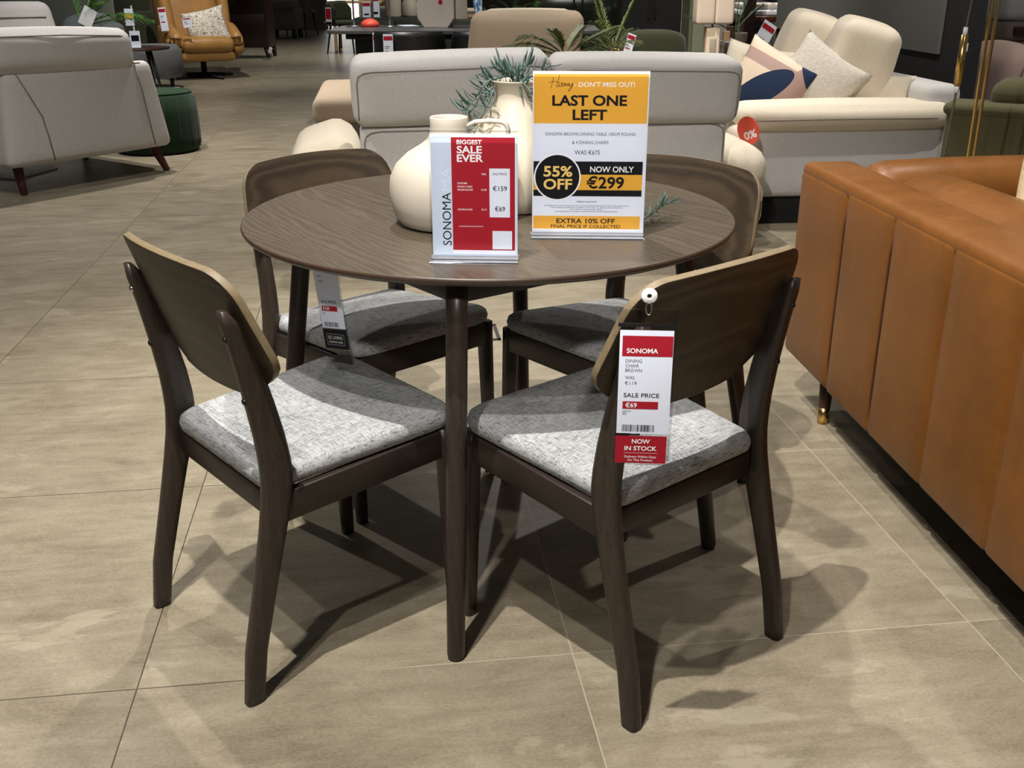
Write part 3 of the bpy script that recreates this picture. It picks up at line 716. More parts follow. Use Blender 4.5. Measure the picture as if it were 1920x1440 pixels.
# ================================================================== HANGING PRICE TAGS
def price_tag(label, loc, rz, tilt, lines, price, foot, scale=1.0, name='price_tag', group=None, hook=True):
    """clear sleeve on a ring with a printed card; top centre of the sleeve is the origin"""
    r = thing(name, label, 'price tag', loc, rz, group); r.rotation_euler = (tilt[0], tilt[1], rz); r.scale = (scale,) * 3
    b = B(); box(b, (.084, .0016, .236), (0, 0, -.118)); link('clear_sleeve', b, MW['sleeve'], r, smooth=False)
    b = B(); box(b, (.084, .0022, .005), (0, 0, -.0235)); link('sleeve_seam', b, MW['black'], r, smooth=False)
    if hook: b = B(); tube(b, [(.004 * cos(a), -.004, .004 + .011 * sin(a)) for a in [2 * pi * k / 16 for k in range(16)]], .0012, 6, closed=True); link('split_ring', b, MW['steel'], r)
    if hook: b = B(); lathe(b, [(.0035, -.002), (.0105, -.002), (.0115, 0), (.0105, .002), (.0035, .002)], 24, cap=False); h = link('hook_disc', b, MW['white'], r); h.location = (0, -.003, .021); h.rotation_euler = (pi / 2, 0, 0)
    c = Card(); O = lambda u: u - 40; V = lambda v: v - 195
    c.rect('paper', O(1), V(2), O(78), V(164), 6)
    if lines[0]: c.rect('red', O(5), V(124), O(77.5), V(155.5), 7); c.text('inkw', lines[0], O(11.5), V(129), 7.4, 8, width=45, bold=.02)
    for v, st, wd in lines[1]: c.text('grey', st, O(10.5), V(v), 5.0, 7, width=wd)
    c.text('ink', 'SALE PRICE', O(9.5), V(60), 6.6, 7, width=52, bold=.008)
    c.rect('red:bar', O(8.5), V(41.5), O(60.5), V(53.5), 7); c.text('inkw', price, O(12.5), V(43.8), 7.4, 8, bold=.016)
    for v in (37.5, 35, 32.5): c.rect('grey', O(8.5), V(v), O(8.5 + (13 if v > 37 else 6.5)), V(v + .7), 7)
    c.bars('ink:code', O(9), O(57), V(5), V(16), 7, seed=len(label))
    N = {'paper': 'card', 'red': 'red_header', 'red:bar': 'red_bar', 'inkw': 'white_lettering', 'ink': 'black_lettering', 'grey': 'grey_lettering', 'ink:code': 'barcode'}
    if foot == 'stock':
        c.rect('ink:tab', O(-1), V(-1.5), O(36), V(1.5), 7); c.rect('red:foot', O(0), V(-47), O(76), V(-2), 6)
        c.text('inkw:foot', 'NOW', O(38), V(-14.5), 7.2, 8, width=27, align='C', bold=.022); c.text('inkw:foot', 'IN STOCK', O(38), V(-26), 7.2, 8, width=48, align='C', bold=.022)
        c.rect('inkw:foot', O(13), V(-30.2), O(63), V(-29.8), 8)
        c.text('inkw:foot', 'Delivery Within Days', O(38), V(-38), 3.6, 8, width=47, align='C', bold=.006); c.text('inkw:foot', 'On This Product.', O(38), V(-43.5), 3.6, 8, width=38, align='C', bold=.006)
        N.update({'ink:tab': 'black_tab', 'red:foot': 'red_stock_card', 'inkw:foot': 'white_lettering'})
    elif foot == 'brand':
        c.rect('ink:foot', O(0), V(-47), O(78), V(-1), 6); c.text('inkw:foot', 'EZ LIVING', O(39), V(-24), 7.5, 8, width=46, align='C'); c.text('inkw:foot', 'FURNITURE', O(39), V(-33), 4.5, 8, width=46, align='C')
        for a in ((10, -37.4, 68, -37), (10, -12.4, 68, -12), (10, -37, 10.4, -12), (67.6, -37, 68, -12)): c.rect('inkw:foot', O(a[0]), V(a[1]), O(a[2]), V(a[3]), 8)
        N.update({'ink:foot': 'black_footer', 'inkw:foot': 'white_lettering'})
    if foot == 'stock' or foot == 'brand':
        b = B(); box(b, (.082, .0012, .05), (-.0005, .0004, -.2195)); link('lower_sleeve', b, MW['sleeve'], r, smooth=False)
    c.build(r, N); return r
L1 = [(114.5, 'DINING', 23.5), (107, 'CHAIR', 19.5), (99.8, 'BROWN', 24), (88.5, 'WAS', 13.5), (80, '\u20ac119', 17)]
hk = at(1217, 565, -.712)
price_tag('price tag in a clear sleeve hung on the front right chair back', (hk.x, hk.y, hk.z - .012), radians(-4), (0, 0), ('SONOMA', L1), '\u20ac69', 'stock', scale=1.0)
L2 = [(150, 'DINING TABLE', 46), (142, '100CM ROUND', 48), (134, 'BROWN', 24), (120, 'WAS', 13.5), (108, '\u20ac199', 17)]
tp = price_tag('white price tag hanging under the table edge beside the left table leg', (-.318, -.185, .722), radians(-38), (radians(0), radians(-8)), ('', L2), '\u20ac159', 'brand', scale=.86, hook=False)

# ================================================================== TAN LEATHER SOFA (right foreground)
def taper_leg(parent, loc, h, r0, r1, m, splay=(0, 0), cap=None, name='leg'):
    b = B(); p1 = Vector(loc) + Vector((0, 0, h)); p0 = Vector((loc[0] + splay[0], loc[1] + splay[1], loc[2]))
    tube(b, [p0, p0 + (p1 - p0) * .02, p1], [r1 * .8, r1, r0], 16); o = link(name, b, m, parent)
    if cap:
        b = B(); q = p0 + (p1 - p0) * .30; tube(b, [p0 - Vector((0, 0, 0)), q], [r1 * 1.04 + .0006, r1 + (r0 - r1) * .30 + .001], 16); link('foot_cap', b, cap, o)
    return o
ts = thing('leather_sofa', 'tan leather sofa with channelled back in the right foreground', 'sofa', (.868, .815, 0), .085)
b = B(); softbox(b, (.13, 2.12, .53), .03, (.078, -1.06, .42)); link('back_shell', b, MW['tan'], ts)
ys = [0, -.34, -.615, -.895, -1.18, -1.46, -1.76, -2.12]
for k in range(7):
    b = B(); L = ys[k] - ys[k + 1]; softbox(b, (.07, L + .004, .545), .016 if k else .022, (.030, (ys[k] + ys[k + 1]) / 2, .4175), bulge=(.004, 0, .002)); link('back_channel', b, MW['tan'], ts)
    if k < 2:
        b = B(); tube(b, [(.004, ys[k + 1], .17), (-.0035, ys[k + 1], .25), (-.0035, ys[k + 1], .60), (.003, ys[k + 1], .665), (.02, ys[k + 1], .682)], .0028, 6); link('seam', b, MW['seam'], ts)
b = B(); softbox(b, (.150, 2.13, .05), .022, (.073, -1.06, .683), bulge=(0, 0, .006)); link('top_rail', b, MW['tan'], ts)
b = B(); tube(b, [(.002, -.01 - 2.1 * k / 12, .6745) for k in range(13)], .0022, 6); link('seam', b, MW['seam'], ts)
b = B(); softbox(b, (.98, .17, .54), .04, (.49, -.086, .42)); link('arm', b, MW['tan'], ts)
b = B(); softbox(b, (.95, .18, .16), .07, (.60, -.12, .640), bulge=(0, 0, .012)); link('arm_pad', b, MW['tan'], ts)
for y0, y1 in ((-.235, -1.18), (-1.19, -2.1)):
    b = B(); softbox(b, (.22, y0 - y1, .30), .09, (.235, (y0 + y1) / 2, .570), (0, radians(-6), 0), bulge=(.02, 0, .012)); link('back_cushion', b, MW['tan'], ts)
b = B(); softbox(b, (.78, 1.9, .20), .05, (.57, -1.14, .33), bulge=(0, 0, .02)); link('seat_cushion', b, MW['tan'], ts)
b = B(); box(b, (.9, 2.05, .07), (.49, -1.05, .19)); link('base_frame', b, MW['black'], ts)
for x, y in ((.05, -.225), (.05, -1.95), (.88, -.2), (.88, -1.95)): taper_leg(ts, (x, y, 0), .165, .022, .014, MW['brownw'], cap=MW['brass'])
b = B(); pillow(b, .42, .42, .14, n=14); cu = link('scatter_cushion', b, plain('woven_straw_cloth', (178, 158, 124), .9, var=.25, vscale=260, bump=.6, bscale=300), smooth=True)
tag(cu, 'woven straw-coloured cushion in the corner of the tan leather sofa', 'cushion'); pp = at(1985, 392, .36); cu.location = pp; cu.rotation_euler = (radians(-12), radians(28), radians(40))
b = B(); tube(b, [(.0, -.035, .16), (-.05, -.045, .12), (-.09, -.055, .05), (-.13, -.05, .04)], .006, 6); link('cushion_stripe', b, MW['black'], cu)

# ================================================================== OATMEAL CORNER SOFA seen from the back
def face_y(x, z, hx, hy, hz, r, bl):
    dx = max(0, abs(x) - (hx - r)); dz = max(0, abs(z) - (hz - r))
    return hy - r + math.sqrt(max(0, r * r - dx * dx - dz * dz)) + bl * (1 - (x / hx) ** 2) * (1 - (z / hz) ** 2)
cs = thing('sofa', 'oatmeal linen sofa seen from behind, directly beyond the dining set', 'sofa', (-.585, 2.34, 0), .155); cs.scale = (.935, .935, 1)
b = B(); softbox(b, (1.74, .20, .535), .035, (.86, .10, .3275), n=12, bulge=(0, .004, 0)); link('back_panel', b, MW['sofa'], cs)
pp_ = [(-.852, z) for z in (-.22, -.1, .05, .15, .20)] + [(-.845, .225), (-.82, .240)] + [(-.78 + 1.56 * k / 12, .246) for k in range(13)] + [(.82, .240), (.845, .225)] + [(.852, z) for z in (.20, .15, .05, -.1, -.22)]
b = B(); tube(b, [(.86 + x, .10 - face_y(x, z, .87, .10, .2675, .035, .004) - .0012, .3275 + z) for x, z in pp_], .0032, 6); link('piping', b, MW['piping'], cs)
for x0, x1, dz in ((-.035, .868, .012), (.872, 1.775, -.008)):
    cx, L = (x0 + x1) / 2, x1 - x0
    b = B(); softbox(b, (L, .25, .275), .055, (0, 0, 0), bulge=(.006, .012, .010), n=12); q = link('back_cushion', b, MW['sofa'], cs); q.location = (cx, .075, .735 + dz); q.rotation_euler = (radians(6), radians(-1.2 if x0 < 0 else 1.2), 0)
    hx = L / 2; pp_ = [(-hx + .022, z) for z in (-.10, -.05, 0, .05)] + [(-hx + .030, .078), (-hx + .055, .092)] + [(-hx + .09 + (2 * hx - .18) * k / 10, .096) for k in range(11)] + [(hx - .055, .092), (hx - .030, .078)] + [(hx - .022, z) for z in (.05, 0, -.05, -.10)]
    b = B(); tube(b, [(x, -face_y(x, z, hx, .125, .1375, .055, .012) - .0012, z) for x, z in pp_], .0030, 6); link('piping', b, MW['piping'], q)
b = B(); softbox(b, (1.72, .72, .24), .05, (.86, .55, .26), bulge=(0, 0, .02)); link('seat_cushion', b, MW['creamcloth'], cs)
for s, x in ((-1, -.17), (1, 1.875)):
    b = B(); softbox(b, (.30 if s < 0 else .22, .80, .32 if s < 0 else .24), .07, (x, .47, .22 if s < 0 else .18), bulge=(.02, 0, 0)); a = link('arm', b, MW['creamcloth'], cs)
    b = B(); softbox(b, (.32 if s < 0 else .25, .80, .20), .09, (x + s * .01, .50, .415 if s < 0 else .345), (0, radians(s * 16), 0), bulge=(.02, .02, .02)); link('arm_pad', b, MW['creamcloth'], a)
b = B(); box(b, (1.9, .85, .05), (.86, .5, .045)); link('plinth', b, MW['black'], cs, bevel=.004)

# beige chaise sofa beyond it
ch = thing('chaise_sofa', 'beige velvet chaise sofa beyond the oatmeal sofa, one back cushion showing', 'sofa', (-1.24, 4.72, 0), .12)
b = B(); softbox(b, (.95, 1.3, .17), .06, (.475, .65, .365), bulge=(0, 0, .02)); link('chaise_cushion', b, MW['beige'], ch)
b = B(); softbox(b, (.93, 1.28, .17), .03, (.475, .65, .205)); link('chaise_base', b, MW['taupe'], ch)
b = B(); softbox(b, (1.05, .95, .22), .05, (1.48, .5, .36), bulge=(0, 0, .02)); link('seat_cushion', b, MW['beige'], ch)
b = B(); softbox(b, (1.05, .95, .18), .03, (1.48, .5, .19)); link('seat_base', b, MW['taupe'], ch)
b = B(); softbox(b, (.72, .2, .36), .07, bulge=(.0, .025, .01), n=12, fn=lambda p: p + Vector((p.z * .12, 0, 0))); q = link('back_cushion', b, MW['beige'], ch); q.location = (1.38, -.03, .79); q.rotation_euler = (radians(8), 0, radians(-4))
b = B(); softbox(b, (.62, .2, .34), .07, bulge=(.0, .02, .01)); q = link('back_cushion', b, MW['creamcloth'], ch); q.location = (1.44, .28, .80); q.rotation_euler = (radians(8), 0, radians(-8))
b = B(); softbox(b, (1.05, .2, .42), .05, (1.48, .0, .42)); link('back_frame', b, MW['taupe'], ch)
for x, y in ((.08, .08), (.85, .08), (.08, 1.2), (1.92, .1)): taper_leg(ch, (x, y, 0), .125, .03, .026, MW['black'])

# ================================================================== CREAM SOFA on the right
ws = thing('sofa', 'cream chenille two-seat sofa against the dark wall on the right', 'sofa', (1.235, 3.06, 0), .10)
b = B(); softbox(b, (.99, .22, .37), .035, (.495, .11, .325), bulge=(0, .006, 0)); link('arm', b, MW['sofa'], ws)
b = B(); softbox(b, (1.06, .30, .125), .058, (.475, .10, .535), bulge=(.01, .012, .014), n=14); ap = link('arm_pad', b, MW['creamcloth'], ws)
b = B(); tube(b, [(-.05, -.02, .528), (-.02, -.050, .528), (.1, -.058, .530), (.47, -.062, .532), (.85, -.058, .530), (.97, -.045, .526), (1.0, .0, .524)], .003, 6); link('piping', b, MW['piping'], ap)
b = B(); softbox(b, (.99, .22, .37), .035, (.495, 1.79, .325)); link('arm', b, MW['sofa'], ws)
b = B(); softbox(b, (1.02, .30, .125), .058, (.475, 1.80, .535), bulge=(.01, .012, .014)); link('arm_pad', b, MW['creamcloth'], ws)
b = B(); softbox(b, (.20, 1.86, .52), .05, (.97, .95, .42)); link('back_frame', b, MW['sofa'], ws)
b = B(); softbox(b, (.84, 1.44, .30), .05, (.43, .95, .30), bulge=(0, 0, .02)); link('seat_cushion', b, MW['creamcloth'], ws)
for y, dz, rz in ((.62, 0, -.34), (1.36, .012, -.30)):
    b = B(); softbox(b, (.30, .78, .52), .065, bulge=(.045, .0, .012), n=14); q = link('back_cushion', b, MW['creamcloth'], ws); q.location = (.74, y, .700 + dz); q.rotation_euler = (0, radians(15), rz)
b = B(); box(b, (.93, 1.82, .14), (.49, .95, .07)); link('plinth', b, MW['blackmatte'], ws, bevel=.004)
def throw(label, px, py, Y, wd, ht, th, rot, m, mfn=None, group=None, pinch=.08):
    b = B(); pillow(b, wd, ht, th, n=20, pinch=pinch, mfn=mfn); o = link('throw_pillow', b, m, smooth=True); o.location = at(px, py, Y); o.rotation_euler = rot; return tag(o, label, 'cushion', group)
def geo_cloth():
    """printed cloth: a big navy oval over cream and rose fields with navy corners"""
    t = NT('geometric_print'); q = t.sep(t.obj()); X, Z = q[0], q[2]
    a = t.math('POWER', t.math('ABSOLUTE', t.math('DIVIDE', t.math('ADD', t.math('SUBTRACT', X, t.math('MULTIPLY', Z, .55)), .0), .085)), 2.0)
    b_ = t.math('POWER', t.math('ABSOLUTE', t.math('DIVIDE', t.math('ADD', Z, .02), .17)), 2.0)
    oval = t.math('LESS_THAN', t.math('ADD', a, b_), 1.0)
    right = t.math('GREATER_THAN', t.math('SUBTRACT', X, t.math('MULTIPLY', Z, .55)), .02)
    cor = t.math('MAXIMUM', t.math('GREATER_THAN', t.math('ADD', X, Z), .30), t.math('LESS_THAN', t.math('ADD', X, Z), -.29))
    band = t.math('LESS_THAN', t.math('ABSOLUTE', t.math('SUBTRACT', Z, .13)), .03)
    c = t.mix(right, lin((222, 202, 180)), lin((168, 140, 130))); c = t.mix(t.math('MULTIPLY', band, t.math('SUBTRACT', 1.0, right)), c, lin((176, 148, 138)))
    t.base(t.mix(t.math('MAXIMUM', oval, cor), c, lin((34, 48, 74))), .9, 0, .2); return t.m
throw('round-blocked cushion with navy, pink and cream shapes on the cream sofa', 1436, 172, 3.48, .44, .44, .19, (radians(-16), radians(24), radians(-38)), geo_cloth())
throw('pale textured cushion standing on its corner against the cream sofa arm', 1528, 160, 3.42, .40, .40, .17, (radians(-14), radians(33), radians(-25)), plain('silver_brocade', (204, 196, 184), .8, var=.12, vscale=60, bump=.8, bscale=90, bdist=.004))
throw('cream cushion leaning at the far left end of the cream sofa', 1408, 158, 4.1, .46, .46, .17, (radians(-20), radians(8), radians(-40)), MW['creamcloth'])
throw('flat cream lumbar cushion lying behind the arm of the cream sofa', 1625, 180, 3.45, .46, .22, .14, (radians(-15), 0, radians(-20)), MW['creamcloth'])
# red discount disc hung on the front of the arm
b = B(); prism(b, [(.052 * cos(2 * pi * k / 32), .068 * sin(2 * pi * k / 32)) for k in range(32)], -.0015, .0015); rd = link('discount_disc', b, MW['coral'], smooth=False)
tag(rd, 'round red discount disc reading 0% on the cream sofa corner', 'sign'); rd.location = at(1403, 245, 2.93); rd.rotation_euler = (0, radians(-22), radians(-28))
c = Card(); c.text('inkw', '0%', 4, -40, 38, 10, width=62, align='C', bold=.03); c.build(rd, {'inkw': 'white_lettering'})

# ================================================================== SMALL TAGS
def mini_tag(label, p, rz, wd, ht, lean=(0, 0), group='price tags on the display furniture', foot=True, hd=.20):
    r = thing('price_tag', label, 'price tag', p, rz, group); r.rotation_euler = (lean[0], lean[1], rz)
    b = B(); box(b, (wd, .002, ht), (0, 0, -ht / 2)); link('card', b, MW['paper'], r, smooth=False)
    b = B(); box(b, (wd * .9, .0016, ht * hd), (0, -.0012, -ht * (.06 + hd / 2))); link('red_header', b, MW['red'], r, smooth=False)
    b = B(); box(b, (wd * .55, .0016, ht * .05), (-wd * .08, -.0012, -ht * .62)); link('price_bar', b, MW['red'], r, smooth=False)
    for k, z in enumerate((.36, .41, .5)):
        b = B(); box(b, (wd * (.5 - .1 * k), .0014, ht * .015), (-wd * (.1 + .05 * k), -.0012, -ht * z)); link('text_line', b, MW['grey'], r, smooth=False)
    if foot:
        b = B(); box(b, (wd * .96, .0016, ht * .17), (0, -.0012, -ht * .90)); link('footer', b, MW['ink'], r, smooth=False)
    return r
mini_tag('tall price tag hanging on the beige chaise left of the oatmeal sofa', at(594, 232, 4.71), radians(-4), .065, .245)
mini_tag('tall price tag hung over the far corner of the cream sofa back', at(1446, 44, 3.98), radians(-35), .085, .27, (radians(8), radians(30)), foot=False, hd=.1)

# ================================================================== GREY ARMCHAIR from behind (left)
la = thing('armchair', 'pale grey armchair seen from behind with a loose head cushion, far left', 'armchair', (-2.77, 3.87, 0), .955)
def leanb(p): return p + Vector((0, -.10 * (p.z) * .0, 0)) + Vector((-p.x * .06 * (p.z / .25), 0, 0))
b = B(); softbox(b, (1.06, .20, .53), .045, n=12, bulge=(0, .012, .004), fn=leanb); q = link('back_panel', b, MW['sofagrey'], la); q.location = (.46, .07, .425); q.rotation_euler = (radians(-5), 0, 0)
b = B(); tube(b, [(-.41, -.100, .245), (-.36, -.110, .12), (-.31, -.112, 0), (-.295, -.110, -.12), (-.28, -.100, -.25)], .004, 6); link('piping', b, MW['piping'], q)
b = B(); tube(b, [(.37, -.100, .25), (.385, -.110, .1), (.40, -.110, -.1), (.42, -.100, -.25)], .004, 6); link('piping', b, MW['piping'], q)
b = B(); tube(b, [(-.42, -.088, .252), (0, -.094, .256), (.42, -.088, .252)], .003, 6); link('piping', b, MW['piping'], q)
b = B(); softbox(b, (.98, .26, .25), .08, bulge=(.01, .02, .015), n=12); q = link('back_cushion', b, MW['sofagrey'], la); q.location = (.36, .10, .775); q.rotation_euler = (radians(-6), radians(2), 0)
b = B(); tube(b, [(-.44, -.115, -.1), (-.45, -.122, 0), (-.435, -.126, .06), (-.38, -.130, .075), (0, -.142, .082), (.38, -.130, .075), (.46, -.11, .07)], .0035, 6); link('piping', b, MW['piping'], q)
for x in (-.06, .98):
    b = B(); softbox(b, (.17, .78, .46), .05, (x, .50, .40)); a = link('arm', b, MW['sofagrey'], la)
    if x < 0:
        for z in (.24, .38, .53): b = B(); softbox(b, (.05, .72, .15), .024, (x - .085, .50, z), bulge=(.01, 0, 0)); link('arm_roll', b, MW['sofagrey'], a)
b = B(); softbox(b, (.88, .74, .26), .05, (.46, .52, .32), bulge=(0, 0, .02)); link('seat_cushion', b, MW['sofagrey'], la)
for x, y, sx, sy in ((.0, .06, -.0, -.03), (.92, .06, .07, -.05), (.02, .80, -.05, .05), (.9, .80, .05, .05)): taper_leg(la, (x, y, 0), .2, .033, .020, MW['walnut'], (sx, sy))
# second grey armchair further left
l2 = thing('armchair', 'pale grey high-backed armchair beyond the loose head cushion, cut by the left edge', 'armchair', (at(30, 60, 6.0).x, 6.0, .0165), .9)
b = B(); softbox(b, (1.0, .24, .50), .07, bulge=(0, .02, .01), fn=leanb); q = link('back_cushion', b, MW['sofagrey'], l2); q.location = (-.15, .1, .73); q.rotation_euler = (radians(-8), 0, 0)
b = B(); tube(b, [(-.4, -.128, .13), (0, -.142, .135), (.4, -.128, .13)], .004, 6); link('piping', b, MW['piping'], q)
b = B(); softbox(b, (1.1, .8, .36), .05, (-.15, .4, .36)); link('seat_base', b, MW['sofagrey'], l2)
for x, y in ((-.6, .1), (.3, .1), (-.6, .7), (.3, .7)): taper_leg(l2, (x, y, 0), .2, .03, .02, MW['walnut'])
# white rugs
def rug(label, pts):
    b = B(); prism(b, pts, 0.001, .016, 'z'); return tag(link('rug', b, MW['rug'], smooth=False, bevel=.004), label, 'rug')
rug('white rug under the grey armchair at the left edge', [(-3.05, 4.35), (-2.95, 4.75), (-4.3, 5.9), (-4.9, 5.0)])
rug('white rug with a curled corner in front of the camel swivel armchair', [(-3.86, 10.15), (-3.62, 9.75), (-3.60, 9.45), (-3.3, 7.4), (-5.2, 7.2), (-5.6, 9.9)])
# bottle green pouf
pf = thing('pouf', 'round bottle-green velvet pouf behind the grey armchair', 'pouf', (-2.52, 5.52, 0))
b = B(); lathe(b, [(.02, .008), (.27, .008), (.292, .03), (.296, .10), (.290, .28), (.280, .39), (.255, .415), (.18, .425), (.02, .428)], 56)
link('body', b, MW['greenv'], pf)
for k in range(18):
    a = 2 * pi * k / 18; b = B(); tube(b, [(.2955 * cos(a), .2955 * sin(a), .04), (.297 * cos(a), .297 * sin(a), .12), (.292 * cos(a), .292 * sin(a), .27), (.283 * cos(a), .283 * sin(a), .385)], .003, 5); link('seam', b, MW['greenv'], pf)
b = B(); tube(b, [(.262 * cos(2 * pi * k / 40), .262 * sin(2 * pi * k / 40), .413) for k in range(40)], .005, 6, closed=True); link('top_seam', b, MW['greenv'], pf)

# ================================================================== LEFT BACKGROUND
def round_table(name, label, c, r, h, m, legr, spl, lm, n=3, a0=0):
    t = thing(name, label, 'table', (c[0], c[1], 0)); b = B(); lathe(b, [(r * .96, h - .022), (r, h - .012), (r, h - .003), (r * .99, h)], 48); link('tabletop', b, m, t)
    for k in range(n):
        a = a0 + 2 * pi * k / n; b = B(); tube(b, [(spl * cos(a), spl * sin(a), 0), (r * .55 * cos(a), r * .55 * sin(a), h - .02)], [legr * .7, legr], 10); link('leg', b, lm, t)
    return t
stc = at(262, 97, 8.9)
round_table('side_table', 'small round side table behind the grey armchair holding a little price sign', (stc.x, 8.9), .30, .50, MW['brownw'], .018, .30, MW['black'], 3, radians(-35))
sg = thing('sign_holder', 'little two-part price sign on the round side table', 'sign', (at(262, 95, 8.85).x - .03, 8.85, .50), radians(8))
for k, (z, m1) in enumerate(((.0, 'ink'), (.21, 'gold'))):
    b = B(); box(b, (.10 - .015 * k, .006, .16), (-.03 * k, 0, z + .08)); p = link('card', b, MW['paper'], sg, smooth=False)
    b = B(); box(b, (.075, .002, .055), (-.03 * k, -.004, z + .09)); link('printed_block', b, MW[m1], p, smooth=False)
b = B(); box(b, (.012, .004, .40), (0, .006, .20)); link('stem', b, MW['white'], sg, smooth=False)
b = B(); box(b, (.1, .06, .004), (0, 0, .002)); link('foot', b, MW['white'], sg, smooth=False)
# camel swivel armchair
ca = thing('swivel_armchair', 'camel leather wing armchair on a dark four-star swivel base', 'armchair', (-3.60, 11.3, 0), radians(28))
# local +y = towards the sitter's front is -y here
def wingback(p): return p
b = B(); softbox(b, (.66, .20, .86), .09, n=12, bulge=(0, .02, .01)); q = link('backrest', b, MW['camel'], ca); q.location = (-.20, .30, .72); q.rotation_euler = (radians(-14), 0, 0)
for s in (-1, 1):
    b = B(); softbox(b, (.12, .30, .78), .055, bulge=(.015, 0, 0)); q = link('wing', b, MW['camel'], ca); q.location = (-.20 + s * .36, .16, .68); q.rotation_euler = (radians(-14), 0, radians(s * -14))
    b = B(); softbox(b, (.13, .72, .40), .06, bulge=(.02, 0, .01), fn=lambda p: p + Vector((0, 0, -.10 * max(0, -p.y) / .36 * (1 if p.z > 0 else -.6)))); q = link('arm', b, MW['camel'], ca); q.location = (-.20 + s * .38, -.12, .43); q.rotation_euler = (0, radians(s * -6), radians(s * -4))
b = B(); softbox(b, (.62, .70, .17), .075, (-.20, -.16, .40), bulge=(0, 0, .03)); link('seat_cushion', b, MW['camel'], ca)
b = B(); softbox(b, (.64, .72, .12), .05, (-.20, -.10, .27)); link('seat_shell', b, MW['camel'], ca)
b = B(); tube(b, [(-.2, -.08, .03), (-.2, -.08, .24)], .035, 16); link('column', b, MW['blackmatte'], ca)
for k in range(4):
    a = k * pi / 2 + .35; b = B(); tube(b, [(-.2, -.08, .035), (-.2 + .40 * cos(a), -.08 + .40 * sin(a), .018)], [.03, .018], 8); link('base_arm', b, MW['blackmatte'], ca)
throw('black and white squiggle-patterned cushion on the camel armchair', 388, 52, 10.95, .50, .44, .16, (radians(-14), radians(-12), radians(20)),
      (lambda t: (t.base(t.ramp(t.noise(t.mapping(t.obj(), (26, 26, 26)), 1, 2, .5, 2.5), [(.46, (228, 220, 204)), (.50, (34, 32, 30)), (.53, (34, 32, 30)), (.57, (228, 220, 204))]), .9), t.m)[1])(NT('squiggle_cloth')))
mini_tag('red and white tag hanging on the camel armchair wing', at(302, 14, 10.7), radians(10), .085, .26, (0, radians(-4)), hd=.14, foot=False)
mini_tag('square tag beside the squiggle cushion on the camel armchair', at(349, 33, 10.6), radians(10), .095, .11, (0, radians(-4)), hd=.12, foot=False)
# camel chair behind it
c2 = thing('armchair', 'brown leather recliner half hidden behind the camel swivel armchair', 'armchair', (at(295, 120, 13.0).x, 13.0, 0), radians(20))
b = B(); softbox(b, (.8, .75, .62), .1, (-.1, 0, .45)); link('body', b, plain('brown_hide', (104, 70, 42), .45, var=.15, vscale=8), c2)
b = B(); softbox(b, (.75, .22, .75), .1, (-.1, .35, .75)); link('backrest', b, plain('brown_hide', (104, 70, 42), .45), c2)
for x, y in ((-.42, -.3), (.24, -.3), (-.42, .3), (.24, .3)): taper_leg(c2, (x, y, 0), .16, .03, .02, MW['walnut'])
# dark cabinet
p0 = at(398, 60, 14.2).x; p1 = at(501, 60, 14.2).x
cb = thing('cabinet', 'tall very dark mahogany cabinet beyond the camel armchair', 'cabinet', ((p0 + p1) / 2, 14.2, 0), radians(-2)); W_ = p1 - p0
b = B(); box(b, (W_, .5, 1.30), (0, .25, .80)); link('carcass', b, MW['mahog'], cb, bevel=.006)
for k in range(2): b = B(); box(b, (W_ * .46, .02, .60), ((k - .5) * W_ * .48, -.008, 1.05)); link('door', b, MW['mahog'], cb, bevel=.006)
b = B(); box(b, (W_ * .94, .02, .42), (0, -.008, .42)); link('drawer', b, MW['mahog'], cb, bevel=.006)
for x in (-.45, .45):
    for y in (.05, .45): taper_leg(cb, (x * W_, y, 0), .16, .045, .025, MW['mahog'], (x * .05, 0))
pc = thing('power_lead', 'white plug on a thin lead lying on the floor beside the dark cabinet', 'cable', (at(508, 108, 13.9).x, 13.9, 0))
b = B(); softbox(b, (.05, .035, .09), .012, (.0, 0, .13), (0, .3, 0)); link('plug', b, MW['white'], pc)
b = B(); tube(b, smooth([(0, 0, .09), (.01, 0, .03), (-.06, .0, .006), (-.14, .05, .006)]), .006, 6); link('lead', b, MW['grey'], pc)
